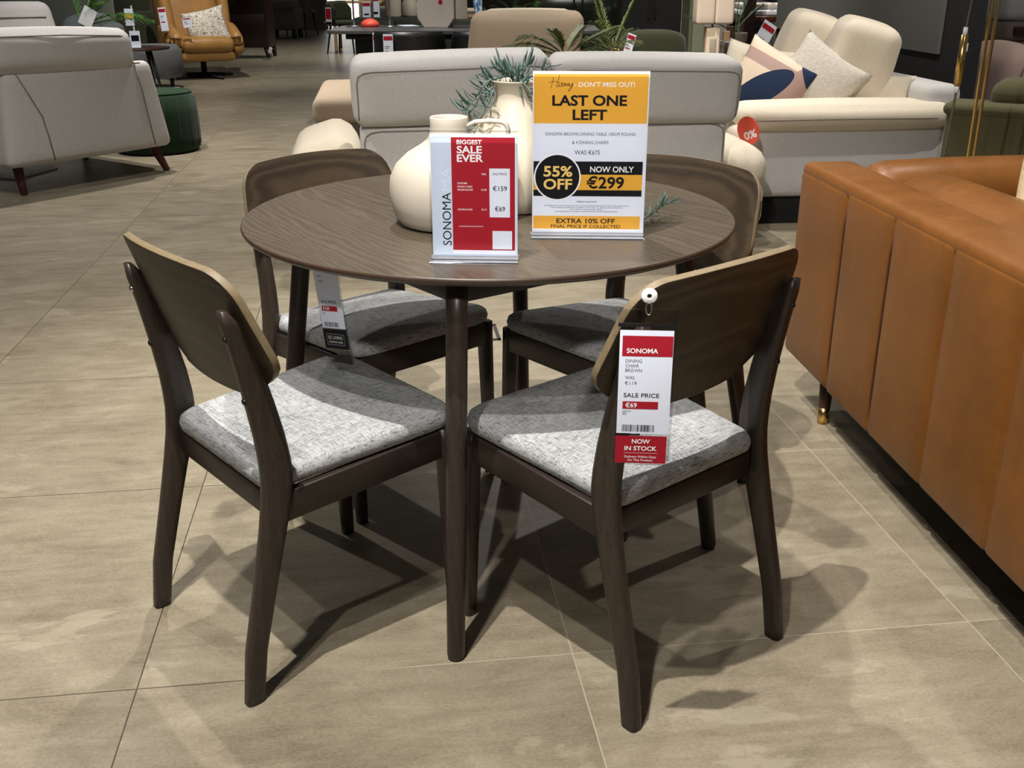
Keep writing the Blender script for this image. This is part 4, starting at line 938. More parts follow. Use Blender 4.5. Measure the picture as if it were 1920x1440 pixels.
# taupe ottoman sofa and black chair far down the aisle
ot = thing('armchair', 'taupe fabric armchair far down the aisle beyond the dark cabinet', 'armchair', (at(528, 70, 19.0).x, 19.0, 0))
b = B(); softbox(b, (.62, .8, .40), .05, (0, .4, .36)); link('seat_base', b, MW['taupe'], ot); b = B(); softbox(b, (.58, .25, .60), .08, (-.05, .62, .80)); link('backrest', b, MW['taupe'], ot)
b = B(); softbox(b, (.56, .7, .18), .06, (0, .3, .62)); link('seat_cushion', b, MW['taupe'], ot)
for x in (-.24, .24):
    for y in (.08, .7): taper_leg(ot, (x, y, 0), .18, .05, .045, MW['black'])
def slim_chair(label, loc, rz, m=None, h=.80, group='black dining chairs in the background', lm=None, wide=.5):
    r = thing('dining_chair', label, 'chair', loc, rz, group); m = m or MW['black']; lm = lm or MW['black']
    b = B(); softbox(b, (wide, .48, .07), .03, (0, 0, .455), bulge=(0, 0, .01)); link('seat', b, m, r)
    b = B(); n = 16; g = {}
    for j in range(7):
        for i in range(n + 1):
            a = pi * (i / n) - pi; wz = .47 + (h - .47) * j / 6
            x = wide * .53 * cos(a); y = -.04 - .22 * sin(a) * -1 if False else .02 + .24 * -sin(a)
            z = wz if 2 < i < n - 2 else min(wz, .47 + (h - .47) * (.62 + .19 * min(i, n - i)))
            for s, o in ((0, 1.0), (1, .93)): g[i, j, s] = b.verts.new((x * o, y * o, z))
    for i in range(n):
        for j in range(6):
            b.faces.new((g[i, j, 0], g[i + 1, j, 0], g[i + 1, j + 1, 0], g[i, j + 1, 0])); b.faces.new((g[i, j + 1, 1], g[i + 1, j + 1, 1], g[i + 1, j, 1], g[i, j, 1]))
    for i in range(n): b.faces.new((g[i, 6, 0], g[i + 1, 6, 0], g[i + 1, 6, 1], g[i, 6, 1])); b.faces.new((g[i, 0, 1], g[i + 1, 0, 1], g[i + 1, 0, 0], g[i, 0, 0]))
    bmesh.ops.recalc_face_normals(b, faces=b.faces[:]); link('backrest', b, m, r)
    for x in (-1, 1):
        for y in (-1, 1): taper_leg(r, (x * .17, y * .17, 0), .44, .018, .012, lm, (x * .06, y * .06))
    return r
slim_chair('dark chair with splayed legs standing far down the aisle by the doorway', (at(566, 50, 20.2).x, 20.2, 0), radians(160), MW['taupe'])
slim_chair('black shell chair at the head of the black table, red tag on its back', (at(648, 60, 15.3).x, 15.3, 0), radians(75), MW['oliveD'], .78, wide=.62)
b = B(); box(b, (.55, .5, 1.6), (0, .25, .8)); sh = link('display_shelf', b, MW['taupe'], smooth=False, bevel=.01); sh.location = (at(585, 40, 22.5).x, 22.5, 0); tag(sh, 'grey display unit beside the bright doorway', 'shelf')
mini_tag('red tag on the side of the black shell chair', at(615, 14, 15.0), radians(-20), .10, .26, hd=.6)

# olive tub chair, sage sofa, sideboard with objects, palm in a pot
tu = thing('tub_chair', 'dark olive tub chair behind the palm leaves at upper left', 'armchair', (at(214, 40, 11.7).x, 11.7, 0), radians(-20)); tu.scale = (1.15, 1.15, 1.15)
b = B(); softbox(b, (.62, .3, .62), .14, (0, .22, .62), bulge=(0, .03, .0)); link('backrest', b, MW['oliveD'], tu); b = B(); softbox(b, (.66, .7, .34), .12, (0, -.05, .30), bulge=(0, 0, .02)); link('seat', b, MW['oliveD'], tu)
for s in (-1, 1): b = B(); softbox(b, (.14, .6, .42), .06, (s * .32, -.02, .45)); link('arm', b, MW['oliveD'], tu)
b = B(); lathe(b, [(.02, 0), (.26, 0), (.26, .02), (.03, .04), (.03, .2)], 24); link('base', b, MW['black'], tu)
ss = thing('sofa', 'sage grey sofa behind the palm plant at upper left', 'sofa', (at(68, 60, 9.4).x, 9.4, 0), radians(6)); ss.scale = (1.1, 1.1, 1.15)
b = B(); softbox(b, (1.5, .25, .62), .1, (-.15, .6, .72), bulge=(0, .02, 0)); link('backrest', b, MW['sage'], ss); b = B(); softbox(b, (1.5, .8, .4), .06, (-.15, .3, .28)); link('seat_base', b, MW['sage'], ss)
b = B(); softbox(b, (.34, .8, .24), .11, (.45, .18, .56), bulge=(.02, 0, .02)); link('arm', b, plain('blue_grey_cloth', (96, 103, 105), .9), ss)
b = B(); softbox(b, (.16, .5, .18), .08, (.68, .12, .52)); link('arm_roll', b, plain('blue_grey_cloth', (96, 103, 105), .9), ss)
sl = thing('footstool', 'round grey footstool behind the small side table', 'footstool', (at(272, 80, 9.9).x + .05, 9.9, 0)); b = B(); lathe(b, [(.02, .12), (.30, .12), (.33, .18), (.33, .40), (.28, .46), (.02, .475)], 40); link('body', b, plain('slate_cloth', (92, 92, 92), .9), sl)
for k in range(3): taper_leg(sl, (.2 * cos(k * 2.1), .2 * sin(k * 2.1), 0), .13, .025, .02, MW['black'])
cn = thing('console_table', 'pale timber console table with ornaments behind the tub chair', 'table', (at(262, 15, 13.6).x, 13.6, 0))
b = B(); box(b, (1.1, .4, .04), (0, .2, .86)); link('tabletop', b, MW['palew'], cn, bevel=.004)
for x in (-.5, .5):
    for y in (.05, .35): b = B(); box(b, (.05, .05, .84), (x, y, .42)); link('leg', b, MW['brownw'], cn, smooth=False)
for k, (px, m, hh, ww) in enumerate(((213, 'palew', .10, .16), (225, 'stone', .12, .12), (241, 'brownw', .16, .12), (252, 'walnut', .12, .10), (268, 'paper', .22, .12), (280, 'olive', .14, .10))):
    b = B(); softbox(b, (ww, .1, hh), .02); o = link('ornament', b, MW[m]); o.location = (at(px, 10, 13.75).x, 13.75, .88 + hh / 2); tag(o, ['small pale wooden box on the console table', 'small alabaster ornament on the console table', 'dark brown box on the console table', 'red-brown block on the console table', 'upright white card on the console table', 'olive green ornament at the right end of the console table'][k], 'ornament', 'ornaments on the console table')
def frond(bm, base, d0, L, droop, nl, ll, seed, up=Vector((0, 0, 1))):
    rnd = random.Random(seed); d0 = Vector(d0).normalized(); pts = []; n = 14
    for k in range(n + 1):
        t = k / n; pts.append(Vector(base) + d0 * L * t - up * droop * L * t * t)
    tube(bm, pts, [.006 * (1 - .8 * k / n) for k in range(n + 1)], 5)
    side = d0.cross(up); side = side.normalized() if side.length > 1e-4 else Vector((1, 0, 0))
    for k in range(nl):
        t = .18 + .82 * k / nl; i = min(int(t * n), n - 1); p = pts[i].lerp(pts[i + 1], t * n - i); tg = (pts[i + 1] - pts[i]).normalized(); l = ll * (sin(pi * min(.97, t * .85 + .12)) ** .7) * rnd.uniform(.85, 1.1)
        for s in (-1, 1):
            d = (side * s * .75 + tg * .75 - up * rnd.uniform(.02, .22)).normalized(); wv = d.cross(up).normalized() * .0036; q1 = p + d * l * .5 + up * .01; q2 = p + d * l - up * l * .12; off = up * .0012
            v = [bm.verts.new(p + wv * .5), bm.verts.new(p - wv * .5), bm.verts.new(q1 - wv), bm.verts.new(q1 + wv), bm.verts.new(q2)]
            v2 = [bm.verts.new(x.co - off - up * .001) for x in v]
            bm.faces.new((v[0], v[1], v[2], v[3])); bm.faces.new((v[3], v[2], v[4])); bm.faces.new((v2[3], v2[2], v2[1], v2[0])); bm.faces.new((v2[4], v2[2], v2[3]))
def palm(name, label, root_loc, fronds, m, pot=None, potm=None, stems=()):
    r = thing(name, label, 'plant', root_loc)
    for k, (d, L, dr, nl, ll) in enumerate(fronds):
        b = B(); frond(b, (0, 0, .0), d, L, dr, nl, ll, k + len(label)); link('frond', b, m, r)
    if pot:
        b = B(); lathe(b, [(pot[0] * .75, -pot[1]), (pot[0], -.01), (pot[0] * .98, 0), (pot[0] * .86, -.01), (pot[0] * .7, -.02)], 24); link('pot', b, potm or MW['black'], r)
    for s in stems:
        b = B(); tube(b, s, .012, 8); link('stem', b, MW['brownw'], r)
    return r
pl = at(150, 52, 6.9)
tbp = round_table('side_table', 'small black table behind the grey armchair under the potted palm', (pl.x, 7.0), .26, pl.z - .10, MW['black'], .02, .22, MW['black'])
palm('potted_palm', 'bright green potted palm behind the grey armchair at upper left', (pl.x, pl.y + .05, pl.z), [((.55, .05, 1.0), .60, .22, 26, .20), ((.75, .1, .9), .62, .30, 26, .22), ((.95, -.1, .55), .62, .35, 24, .22), ((.35, .2, 1.0), .50, .15, 18, .18), ((1.0, .1, .35), .62, .25, 22, .2), ((-.25, .2, 1), .35, .2, 14, .12), ((.6, -.3, .75), .45, .3, 18, .16)], MW['palm'], (.07, .10))
b = B(); box(b, (.11, .005, .15), (0, 0, .075)); o = link('tag_card', b, MW['white'], smooth=False); o.location = at(158, 48, 6.8); o.rotation_euler = (0, radians(30), 0); tag(o, 'blank white tag stuck beside the potted palm', 'price tag')
b = B(); box(b, (.14, .01, .10), (0, 0, .05)); o = link('sign_holder', b, MW['paper'], smooth=False); o.location = (at(169, 58, 6.85).x, 6.85, pl.z - .10); b = B(); box(b, (.11, .002, .05), (0, -.007, .06)); link('printed_block', b, MW['ink'], o, smooth=False); tag(o, 'little black and white sign beside the potted palm', 'sign')

# ================================================================== CENTRE BACKGROUND
tL = gz(624, 53, .75); tF = gz(700, 57.5, .75)
bt = thing('dining_table', 'black dining table with a slab pedestal beyond the corner sofa', 'table', (tL.x, tF.y, 0), radians(-1))
b = B(); prism(b, rounded_poly([(0, 0), (2.3, 0), (2.3, .95), (0, .95)], [.10] * 4, 6), .722, .75, 'z'); link('tabletop', b, plain('charcoal_oak', (74, 74, 76), .35, var=.15, vscale=10), bt, smooth=False, bevel=.003)
for x in (.32, 1.85): b = B(); box(b, (.20, .62, .70), (x, .475, .37)); link('pedestal', b, MW['black'], bt, bevel=.01); b = B(); box(b, (.34, .78, .03), (x, .475, .015)); link('foot_plate', b, MW['black'], bt, bevel=.004)
b = B(); box(b, (2.0, .7, .05), (1.15, .475, .70)); link('under_frame', b, MW['black'], bt)
for k, (px, lab) in enumerate(((768, 'black shell chair tucked under the black table, left of two'), (912, 'black shell chair tucked under the black table, behind the beige cushion'))):
    slim_chair(lab, (at(px, 60, tF.y - .2).x, tF.y - .17, 0), pi + (0.1 if k else -.05), h=.76, wide=.56)
mini_tag('white tag with red header hanging on the left black shell chair', at(727, 64, tF.y - .432), 0, .078, .26, hd=.12)
mini_tag('shaded tag hanging at the front edge of the black table', (at(706, 78, tF.y).x, tF.y - .006, .735), radians(5), .06, .27, hd=.16)
TT = .7505
bgp = gz(822, 51, TT)
bag = thing('paper_bag', 'pale greige paper carrier bag with a small red dot on the black table', 'bag', (bgp.x, bgp.y, TT), radians(-16))
b = B(); prism(b, [(-.17, .08), (-.11, 0), (.11, 0), (.17, .08), (.17, .42), (-.17, .42)], -.07, .07); link('body', b, plain('greige_paper', (206, 194, 184), .75), bag, smooth=False, bevel=.004)
b = B(); prism(b, [(.019 * cos(2 * pi * k / 24), .019 * sin(2 * pi * k / 24)) for k in range(24)], -.0725, -.0705, mat=T((.05, 0, .21))); link('logo_dot', b, MW['red'], bag, smooth=False)
b = B(); box(b, (.10, .15, .30), (.20, .02, .22), (0, 0, .5)); link('side_gusset', b, plain('greige_paper', (206, 194, 184), .75), bag, bevel=.004)
for px, dy, k in ((664, .10, 0), (700, .40, 1), (731, .02, 2)):
    q = gz(px, 50 - dy * 6, TT); r = thing('ornament_stand', ['slim metal stand at the left end of the black table', 'slim metal stand behind the red dome on the black table', 'slim metal stand on the black table left of the paper bag'][k], 'stand', (q.x, q.y, TT), 0, 'slim metal stands on the black table')
    b = B(); lathe(b, [(.07, 0), (.07, .006), (.01, .012)], 24); link('base', b, MW['steel'], r); b = B(); tube(b, [(0, 0, .008), (0, 0, .5)], .009, 8); link('rod', b, plain('satin_nickel', (150, 148, 142), .35, .8), r)
q = gz(694, 50, TT); b = B(); lathe(b, [(.085, 0), (.08, .03), (.055, .055), (.02, .068)], 28); o = link('dome_ornament', b, MW['coral']); o.location = (q.x, q.y, TT); tag(o, 'coral red dome lying on the black table', 'ornament')
q = gz(765, 49, TT); b = B(); box(b, (.14, .20, .006), (0, 0, .004), (0, 0, .4)); o = link('leaflet', b, MW['paper'], smooth=False); o.location = (q.x, q.y, TT); tag(o, 'white leaflet lying flat on the black table', 'paper')
# green sideboard and what stands on it
SB = 11.6; x0, x1 = at(664, 40, SB).x, at(890, 40, SB).x; zt = at(770, 33.5, SB).z
sb = thing('sideboard', 'long dark green low cabinet behind the black table', 'cabinet', (x0, SB, 0))
b = B(); box(b, (x1 - x0, .5, zt - .08), ((x1 - x0) / 2, .25, .08 + (zt - .08) / 2)); link('carcass', b, plain('dark_green_lacquer', (44, 52, 40), .5), sb, bevel=.006)
for k in range(3): b = B(); box(b, ((x1 - x0) / 3 - .02, .02, zt - .14), ((x1 - x0) * (k + .5) / 3, -.008, .08 + (zt - .08) / 2)); link('door', b, plain('dark_green_lacquer', (44, 52, 40), .5), sb, bevel=.004)
for x in (.1, x1 - x0 - .1):
    for y in (.06, .44): b = B(); box(b, (.05, .05, .085), (x, y, .042)); link('leg', b, MW['black'], sb, smooth=False)
def onsb(px): return (at(px, 33, SB + .22).x, SB + .22, zt)
b = B(); lathe(b, [(.02, 0), (.10, 0), (.105, .02), (.105, .42), (.09, .45), (.06, .46)], 28); o = link('vase', b, MW['cream']); o.location = onsb(738); tag(o, 'straight cream cylinder vase on the green cabinet', 'vase')
b = B(); lathe(b, [(.02, 0), (.09, 0), (.1, .03), (.1, .17), (.05, .25), (.036, .40), (.04, .44)], 28); o = link('vase', b, MW['cream']); o.location = onsb(769); tag(o, 'cream bottle-shaped vase on the green cabinet', 'vase')
for px, hh, lab in ((688, .18, 'shorter white price card on the green cabinet'), (705, .26, 'taller white price card with red top on the green cabinet')):
    r = thing('price_card', lab, 'sign', onsb(px), 0, 'price cards on the green cabinet'); b = B(); box(b, (.10, .012, hh), (0, 0, hh / 2)); link('card', b, MW['paper'], r, smooth=False); b = B(); box(b, (.09, .004, hh * .2), (0, -.008, hh * .85)); link('red_header', b, MW['red'], r, smooth=False); b = B(); box(b, (.06, .004, hh * .1), (0, -.008, hh * .2)); link('barcode', b, MW['ink'], r, smooth=False)
for k in range(3):
    b = B(); box(b, (.19 - .02 * k, .14, .035), (0, 0, .0175), (0, 0, .1 * k)); o = link('book', b, MW[('palew', 'taupe', 'stone')[k]], smooth=False, bevel=.003); p = onsb(877); o.location = (p[0], p[1], zt + .036 * k); tag(o, ('pale timber-coloured book at the bottom of the small stack on the green cabinet', 'grey-brown book in the middle of the small stack on the green cabinet', 'cream book on top of the small stack on the green cabinet')[k], 'book', 'books on the green cabinet')
# timber table beyond
wt = thing('table', 'pale timber table with a grey chair pushed under it, far behind the black chair', 'table', (at(668, 10, 15.9).x, 15.9, 0)); 
b = B(); box(b, (.85, .6, .035), (0, .3, .745)); link('tabletop', b, MW['palew'], wt, bevel=.004)
for x in (-.38, .38):
    for y in (.06, .54): b = B(); box(b, (.05, .05, .73), (x, y, .365)); link('leg', b, MW['palew'], wt, smooth=False)
gb = thing('storage_box', 'dark grey fabric storage block beyond the metal stands', 'box', (at(718, 20, 14.6).x, 14.6, 0)); b = B(); softbox(b, (.34, .4, .72), .04, (0, 0, .36)); link('body', b, plain('slate_cloth', (72, 74, 74), .9), gb)
# blue picture, plants
b = B(); box(b, (.11, .02, .34), (0, 0, .17)); o = link('picture', b, (lambda t: (t.base(t.ramp(t.noise(t.mapping(t.obj(), (9, 9, 6)), 1, 2, .5, 2.0), [(.40, (214, 224, 230)), (.5, (70, 118, 176)), (.62, (34, 70, 130))]), .5), t.m)[1])(NT('blue_swirl_print')), smooth=False); o.location = (at(899, 33, SB + .3).x - .02, SB + .3, zt); tag(o, 'upright blue and white swirl print beside the plants on the green cabinet', 'picture')
ex = at(960, 36, 11.9)
sh2 = thing('plant_stand', 'low dark shelf carrying potted plants beyond the beige cushion', 'shelf', (ex.x + .16, 12.15, 0)); b = B(); box(b, (1.15, .4, .05), (0.05, .2, .50)); link('shelf_board', b, MW['black'], sh2, bevel=.004)
for x in (-.48, .56):
    for y in (.04, .36): b = B(); box(b, (.04, .04, .48), (x, y, .24)); link('leg', b, MW['black'], sh2, smooth=False)
zs = .526
palm('potted_plant', 'small succulent in a dark pot on the low plant shelf', (at(918, 20, 12.1).x, 12.32, zs + .10), [((cos(a), .4 * sin(a), .8), .22, .2, 8, .05) for a in (.2, 1.1, 2.0, 2.9, 4, 5.2)], MW['palmdark'], (.07, .10))
palm('potted_plant', 'broad dark-leaved plant on the low shelf behind the beige cushion', (at(962, 20, 12.1).x, 12.32, zs + .12), [((cos(a), .4 * sin(a), .9), .42, .35, 14, .12) for a in (0, .7, 1.4, 2.1, 2.8, 3.6, 4.5, 5.4)], plain('dark_leaf', (44, 70, 38), .5, var=.25, vscale=12), (.09, .12))
palm('potted_plant', 'light green palm drooping right of the dark-leaved plant', (at(1002, 10, 12.1).x, 12.32, zs + .14), [((cos(a), .4 * sin(a), 1.0), .45, .55, 14, .14) for a in (-.2, .5, 1.3, 2.6, 5.4)], MW['palm'], (.08, .14))
# green leather sofa and floor lamps
gs = thing('sofa', 'dark green leather sofa far behind, beside the black lamp posts', 'sofa', (at(1085, 60, 9.2).x, 9.2, 0), radians(-14))
b = B(); softbox(b, (.95, .32, .34), .13, (0, .2, .79), bulge=(0, .02, .02)); link('back_cushion', b, MW['greenlth'], gs); b = B(); softbox(b, (1.0, .3, .55), .08, (.05, .1, .38)); link('back_frame', b, MW['greenlth'], gs); b = B(); softbox(b, (1.0, .8, .34), .07, (.05, .55, .24)); link('seat_base', b, MW['greenlth'], gs)
for k, (px, Y, lab) in enumerate(((1076, 8.5, 'slim black lamp post left of the pair in front of the green leather sofa'), (1092, 8.6, 'slim black lamp post right of the pair in front of the green leather sofa'))):
    r = thing('floor_lamp', lab, 'lamp', (at(px, 20, Y).x, Y, 0), 0, 'slim black lamp posts'); b = B(); tube(b, [(0, 0, .02), (0, 0, 1.55)], .011, 10); link('post', b, MW['black'], r); b = B(); lathe(b, [(.12, 0), (.12, .015), (.02, .022)], 28); link('base', b, MW['black'], r); b = B(); lathe(b, [(.05, 1.5), (.14, 1.5), (.10, 1.70), (.05, 1.7)], 28); link('lamp_shade', b, MW['black'], r)
gl = thing('globe_lamp', 'white globe lamp on a thin dark stem above the beige cushion', 'lamp', (at(1040, 0, 10.6).x, 10.6, 0)); gzv = at(1040, -6, 10.6).z
b = B(); lathe(b, [(.085 * sin(pi * k / 16) + .0005, -.085 * cos(pi * k / 16)) for k in range(17)], 32, loc=(0, 0, gzv)); link('globe', b, emit('opal_glass', (255, 250, 240), 1.6), gl); b = B(); tube(b, [(0, 0, 0.01), (0, 0, gzv - .08)], .012, 8); link('stem', b, MW['black'], gl); b = B(); lathe(b, [(.13, 0), (.13, .02), (.02, .03)], 28); link('base', b, MW['black'], gl)
# palm behind the corner sofa
pb = at(1060, 108, 4.25)
palm('potted_palm', 'olive green palm spreading just behind the oatmeal sofa backs', (pb.x, 4.3, pb.z), [((-1.0, 0, .62), .44, .42, 30, .17), ((-.75, .1, .75), .38, .42, 28, .17), ((.75, .1, .60), .42, .22, 28, .17), ((1.0, -.1, .42), .48, .20, 28, .16), ((.35, .2, .8), .28, .3, 20, .14), ((-.3, -.2, .9), .26, .35, 20, .14), ((-1, -.2, .35), .40, .25, 24, .14)], MW['palmdark'], (.11, pb.z - .002), MW['brownw'])
bo = at(1146, 104, 6.0)
palm('potted_plant', 'small slender palm tree with a thin trunk left of the black cabinet', (bo.x, 6.0, 0.62), [((cos(a), .5 * sin(a), .9 + .3 * (k % 2)), .30 + .1 * (k % 3), .40, 14, .15) for k, a in enumerate((.1, .9, 1.7, 2.5, 3.3, 4.3, 5.3))] + [((cos(a) * .6, .3 * sin(a), 1.6), .52, .15, 14, .12) for a in (.4, 2.2, 3.8)], MW['palmdark'], (.10, .62), MW['taupe'], stems=[[(0, 0, -.02), (.01, 0, .12)]])
# tall black cabinet and sage curtain panels
a0, a1 = at(1163, 60, 7.6).x, at(1276, 60, 7.6).x
bc = thing('cabinet', 'tall matt black cabinet behind the rounded olive chair', 'cabinet', ((a0 + a1) / 2, 7.6, 0)); b = B(); box(b, (a1 - a0, .45, 1.7), (0, .225, .85)); link('carcass', b, MW['blackmatte'], bc, bevel=.005)
for s in (-1, 1): b = B(); box(b, ((a1 - a0) * .48, .02, 1.6), (s * (a1 - a0) * .25, -.008, .86)); d = link('door', b, MW['blackmatte'], bc, bevel=.004); b = B(); box(b, (.012, .025, .16), (s * .03, -.03, .9)); link('handle', b, MW['black'], d, smooth=False)
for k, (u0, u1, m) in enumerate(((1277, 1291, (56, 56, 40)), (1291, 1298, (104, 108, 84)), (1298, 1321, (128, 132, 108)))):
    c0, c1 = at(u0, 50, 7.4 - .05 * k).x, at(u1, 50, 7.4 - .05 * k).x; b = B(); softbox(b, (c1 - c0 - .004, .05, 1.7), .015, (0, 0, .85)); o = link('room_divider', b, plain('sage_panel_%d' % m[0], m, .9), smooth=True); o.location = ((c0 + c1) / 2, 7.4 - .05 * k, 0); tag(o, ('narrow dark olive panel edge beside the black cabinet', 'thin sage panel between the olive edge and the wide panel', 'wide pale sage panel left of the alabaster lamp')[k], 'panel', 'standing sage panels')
oc = thing('dining_chair', 'rounded dark olive upholstered chair back in front of the black cabinet', 'chair', (at(1225, 80, 5.5).x, 5.5, 0), radians(-6))
b = B(); softbox(b, (.50, .09, .44), .043, n=12, bulge=(0, .015, 0), fn=lambda p: Vector((p.x * (1 - .10 * max(0, p.z) / .22), p.y - .10 * (p.x / .25) ** 2 * -1, p.z - .05 * max(0, p.z / .22) * (abs(p.x) / .25) ** 3))); q = link('backrest', b, MW['oliveD'], oc); q.location = (0, 0, .61); b = B(); softbox(b, (.50, .5, .12), .05, (0, .28, .44)); link('seat', b, MW['oliveD'], oc)
for x in (-.2, .2):
    for y in (.08, .46): taper_leg(oc, (x, y, 0), .39, .018, .012, MW['black'], (x * .15, 0))
mini_tag('price tag on the left edge of the rounded olive chair', at(1186, 64, 5.38), radians(-30), .062, .16, (0, radians(16)), hd=.16)
b = B(); lathe(b, [(.02, 0), (.03, 0), (.033, .05), (.03, .052)], 20); o = link('brass_cup', b, MW['brass']); cp = at(1156, 108, 4.45); st = round_table('side_table', 'small dark side table hidden behind the corner sofa under a brass cup', (cp.x, 4.45), .15, max(.3, cp.z), MW['black'], .015, .14, MW['black']); o.location = (cp.x, 4.45, max(.3, cp.z) + .001); tag(o, 'tiny brass cup behind the oatmeal sofa, left of the olive chair', 'cup')
# alabaster lamp
lp = thing('lamp', 'alabaster column lamp with a folded linen shade beyond the corner sofa', 'lamp', (at(1335, 60, 6.0).x, 6.0, 0), radians(3))
zsb = at(1335, 45, 6.0).z; b = B(); box(b, (.10, .09, zsb - .02 - .03), (0, 0, (zsb - .05) / 2 + .03)); link('column', b, MW['stone'], lp, bevel=.004); b = B(); box(b, (.045, .01, .14), (0, -.048, zsb - .17)); link('inset', b, MW['cream'], lp, bevel=.002); b = B(); box(b, (.24, .2, .03), (0, 0, .015)); link('base', b, MW['stone'], lp, bevel=.004); b = B(); tube(b, [(0, 0, zsb - .03), (0, 0, zsb + .1)], .008, 8); link('stem', b, MW['brass'], lp)
for s in (-1, 1): b = B(); softbox(b, (.139, .16, .34), .02, (s * .0705, 0, zsb + .17)); link('lamp_shade', b, MW['shade'], lp)
# dark timber console with bedding, boxes and leaves
dk = thing('console_table', 'dark timber frame table stacked with white bedding, behind the cream sofa', 'table', (at(1395, 40, 7.0).x, 7.0, 0)); W2 = at(1495, 30, 7.0).x - at(1395, 30, 7.0).x; ztp = at(1440, 31, 7.0).z
b = B(); box(b, (W2 + .1, .6, .045), (W2 / 2, .3, ztp - .022)); link('tabletop', b, MW['walnut'], dk, bevel=.004)
for x in (.02, W2): 
    for y in (.05, .55): b = B(); box(b, (.08, .08, ztp - .045), (x, y, (ztp - .045) / 2)); link('leg', b, MW['walnut'], dk, bevel=.004)
b = B(); box(b, (.09, .09, 1.5), (.02, -.08, .75)); po = link('timber_post', b, MW['mahog'], smooth=False, bevel=.004); po.location = (at(1395, 40, 7.0).x, 7.0, 0); tag(po, 'upright dark timber post right of the alabaster lamp', 'post')
for k, (px, sz, m, lab) in enumerate(((1432, (.50, .4, .05), 'white', 'folded white sheet at the bottom of the bedding pile'), (1428, (.42, .36, .05), 'wallw', 'folded off-white throw on top of the bedding pile'))):
    b = B(); softbox(b, sz, .02, (0, 0, sz[2] / 2)); o = link('folded_bedding', b, plain('white_bedding' if k == 0 else 'offwhite_bedding', (226, 226, 228) if k == 0 else (216, 208, 198), .9)); o.location = (at(px, 30, 7.3).x, 7.3, ztp + .051 * k); tag(o, lab, 'bedding', 'folded bedding')
for px, m, lab, dx in ((1434, MW['navy'], 'navy cushion standing on the bedding pile', -.3), (1450, plain('greige_cloth', (178, 168, 158), .9), 'greige cushion standing behind the eucalyptus', .2)):
    b = B(); pillow(b, .34, .34, .12, n=12); o = link('throw_pillow', b, m); o.location = (at(px, 5, 7.45).x, 7.38 + (px > 1440) * .16, ztp + .27); o.rotation_euler = (radians(-12), radians(10), dx); tag(o, lab, 'cushion', 'cushions on the bedding')
eu = thing('eucalyptus', 'round-leaved eucalyptus stems at the right end of the bedding table', 'plant', (at(1476, 30, 7.1).x, 7.1, ztp)); rnd = random.Random(5)
b = B(); lathe(b, [(.02, 0), (.04, 0), (.045, .06), (.03, .09)], 20); link('vase', b, MW['white'], eu)
for k in range(7):
    b = B(); a = k * .9; end = Vector((.12 * cos(a), .10 * sin(a), .26 + .03 * (k % 3))); pts = bez((0, 0, .05), (.03 * cos(a), .03 * sin(a), .2), end, 8); tube(b, pts, .003, 5)
    for p in pts[1:]:
        for s in range(2):
            d = Vector((rnd.uniform(-1, 1), rnd.uniform(-1, 1), rnd.uniform(-.3, .8))).normalized(); nn = d.orthogonal().normalized(); c0 = p + d * .022; t2 = d.cross(nn); ring = [b.verts.new(c0 + d * .02 * cos(2 * pi * m / 8) + nn * .018 * sin(2 * pi * m / 8) + t2 * .001) for m in range(8)]; ring2 = [b.verts.new(v.co - t2 * .002) for v in ring]; b.faces.new(ring); b.faces.new(ring2[::-1])
    link('stem', b, plain('eucalyptus_leaf', (146, 156, 140), .6, var=.3, vscale=30), eu)
palm('potted_palm', 'dark palm leaves around the alabaster lamp shade', (at(1378, 60, 6.6).x, 6.6, .75), [((.35, .1, 1.0), .42, .15, 18, .16), ((.6, 0, .8), .34, .2, 16, .14), ((-.75, .1, .7), .52, .12, 16, .14), ((-.95, 0, .5), .48, .2, 16, .14), ((.1, .2, 1), .45, .1, 16, .14)], plain('dark_leaf', (44, 70, 38), .5), (.10, .75), MW['taupe'])
for k, (u0, u1, y0, y1, Y, m, lab) in enumerate(((1410, 1441, 36, 122, 7.15, (74, 78, 94), 'slate blue storage box under the dark timber table'), (1365, 1386, 88, 124, 6.2, (120, 122, 126), 'small grey storage box left of the dark timber table leg'))):
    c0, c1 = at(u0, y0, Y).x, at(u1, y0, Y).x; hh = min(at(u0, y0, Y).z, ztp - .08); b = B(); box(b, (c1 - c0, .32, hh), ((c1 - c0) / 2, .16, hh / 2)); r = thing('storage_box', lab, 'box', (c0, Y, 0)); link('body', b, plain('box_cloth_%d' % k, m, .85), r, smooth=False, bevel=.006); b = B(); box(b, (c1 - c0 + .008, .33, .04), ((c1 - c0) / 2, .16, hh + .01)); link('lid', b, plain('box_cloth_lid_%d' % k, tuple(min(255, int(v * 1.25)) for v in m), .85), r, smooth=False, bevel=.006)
for k, (px, lab) in enumerate(((1362, 'paler brown plank of the pair leaning right of the alabaster lamp'), (1374, 'darker brown plank of the pair leaning right of the alabaster lamp'))):
    hh = at(px, 58 - 8 * k, 6.4).z; b = B(); box(b, (.05, .05, hh), (0, 0, hh / 2)); o = link('timber_plank', b, (MW['palew'] if k == 0 else MW['brownw']), smooth=False, bevel=.003); o.location = (at(px, 60, 6.4).x, 6.4 + .1 * k, 0); tag(o, lab, 'plank')

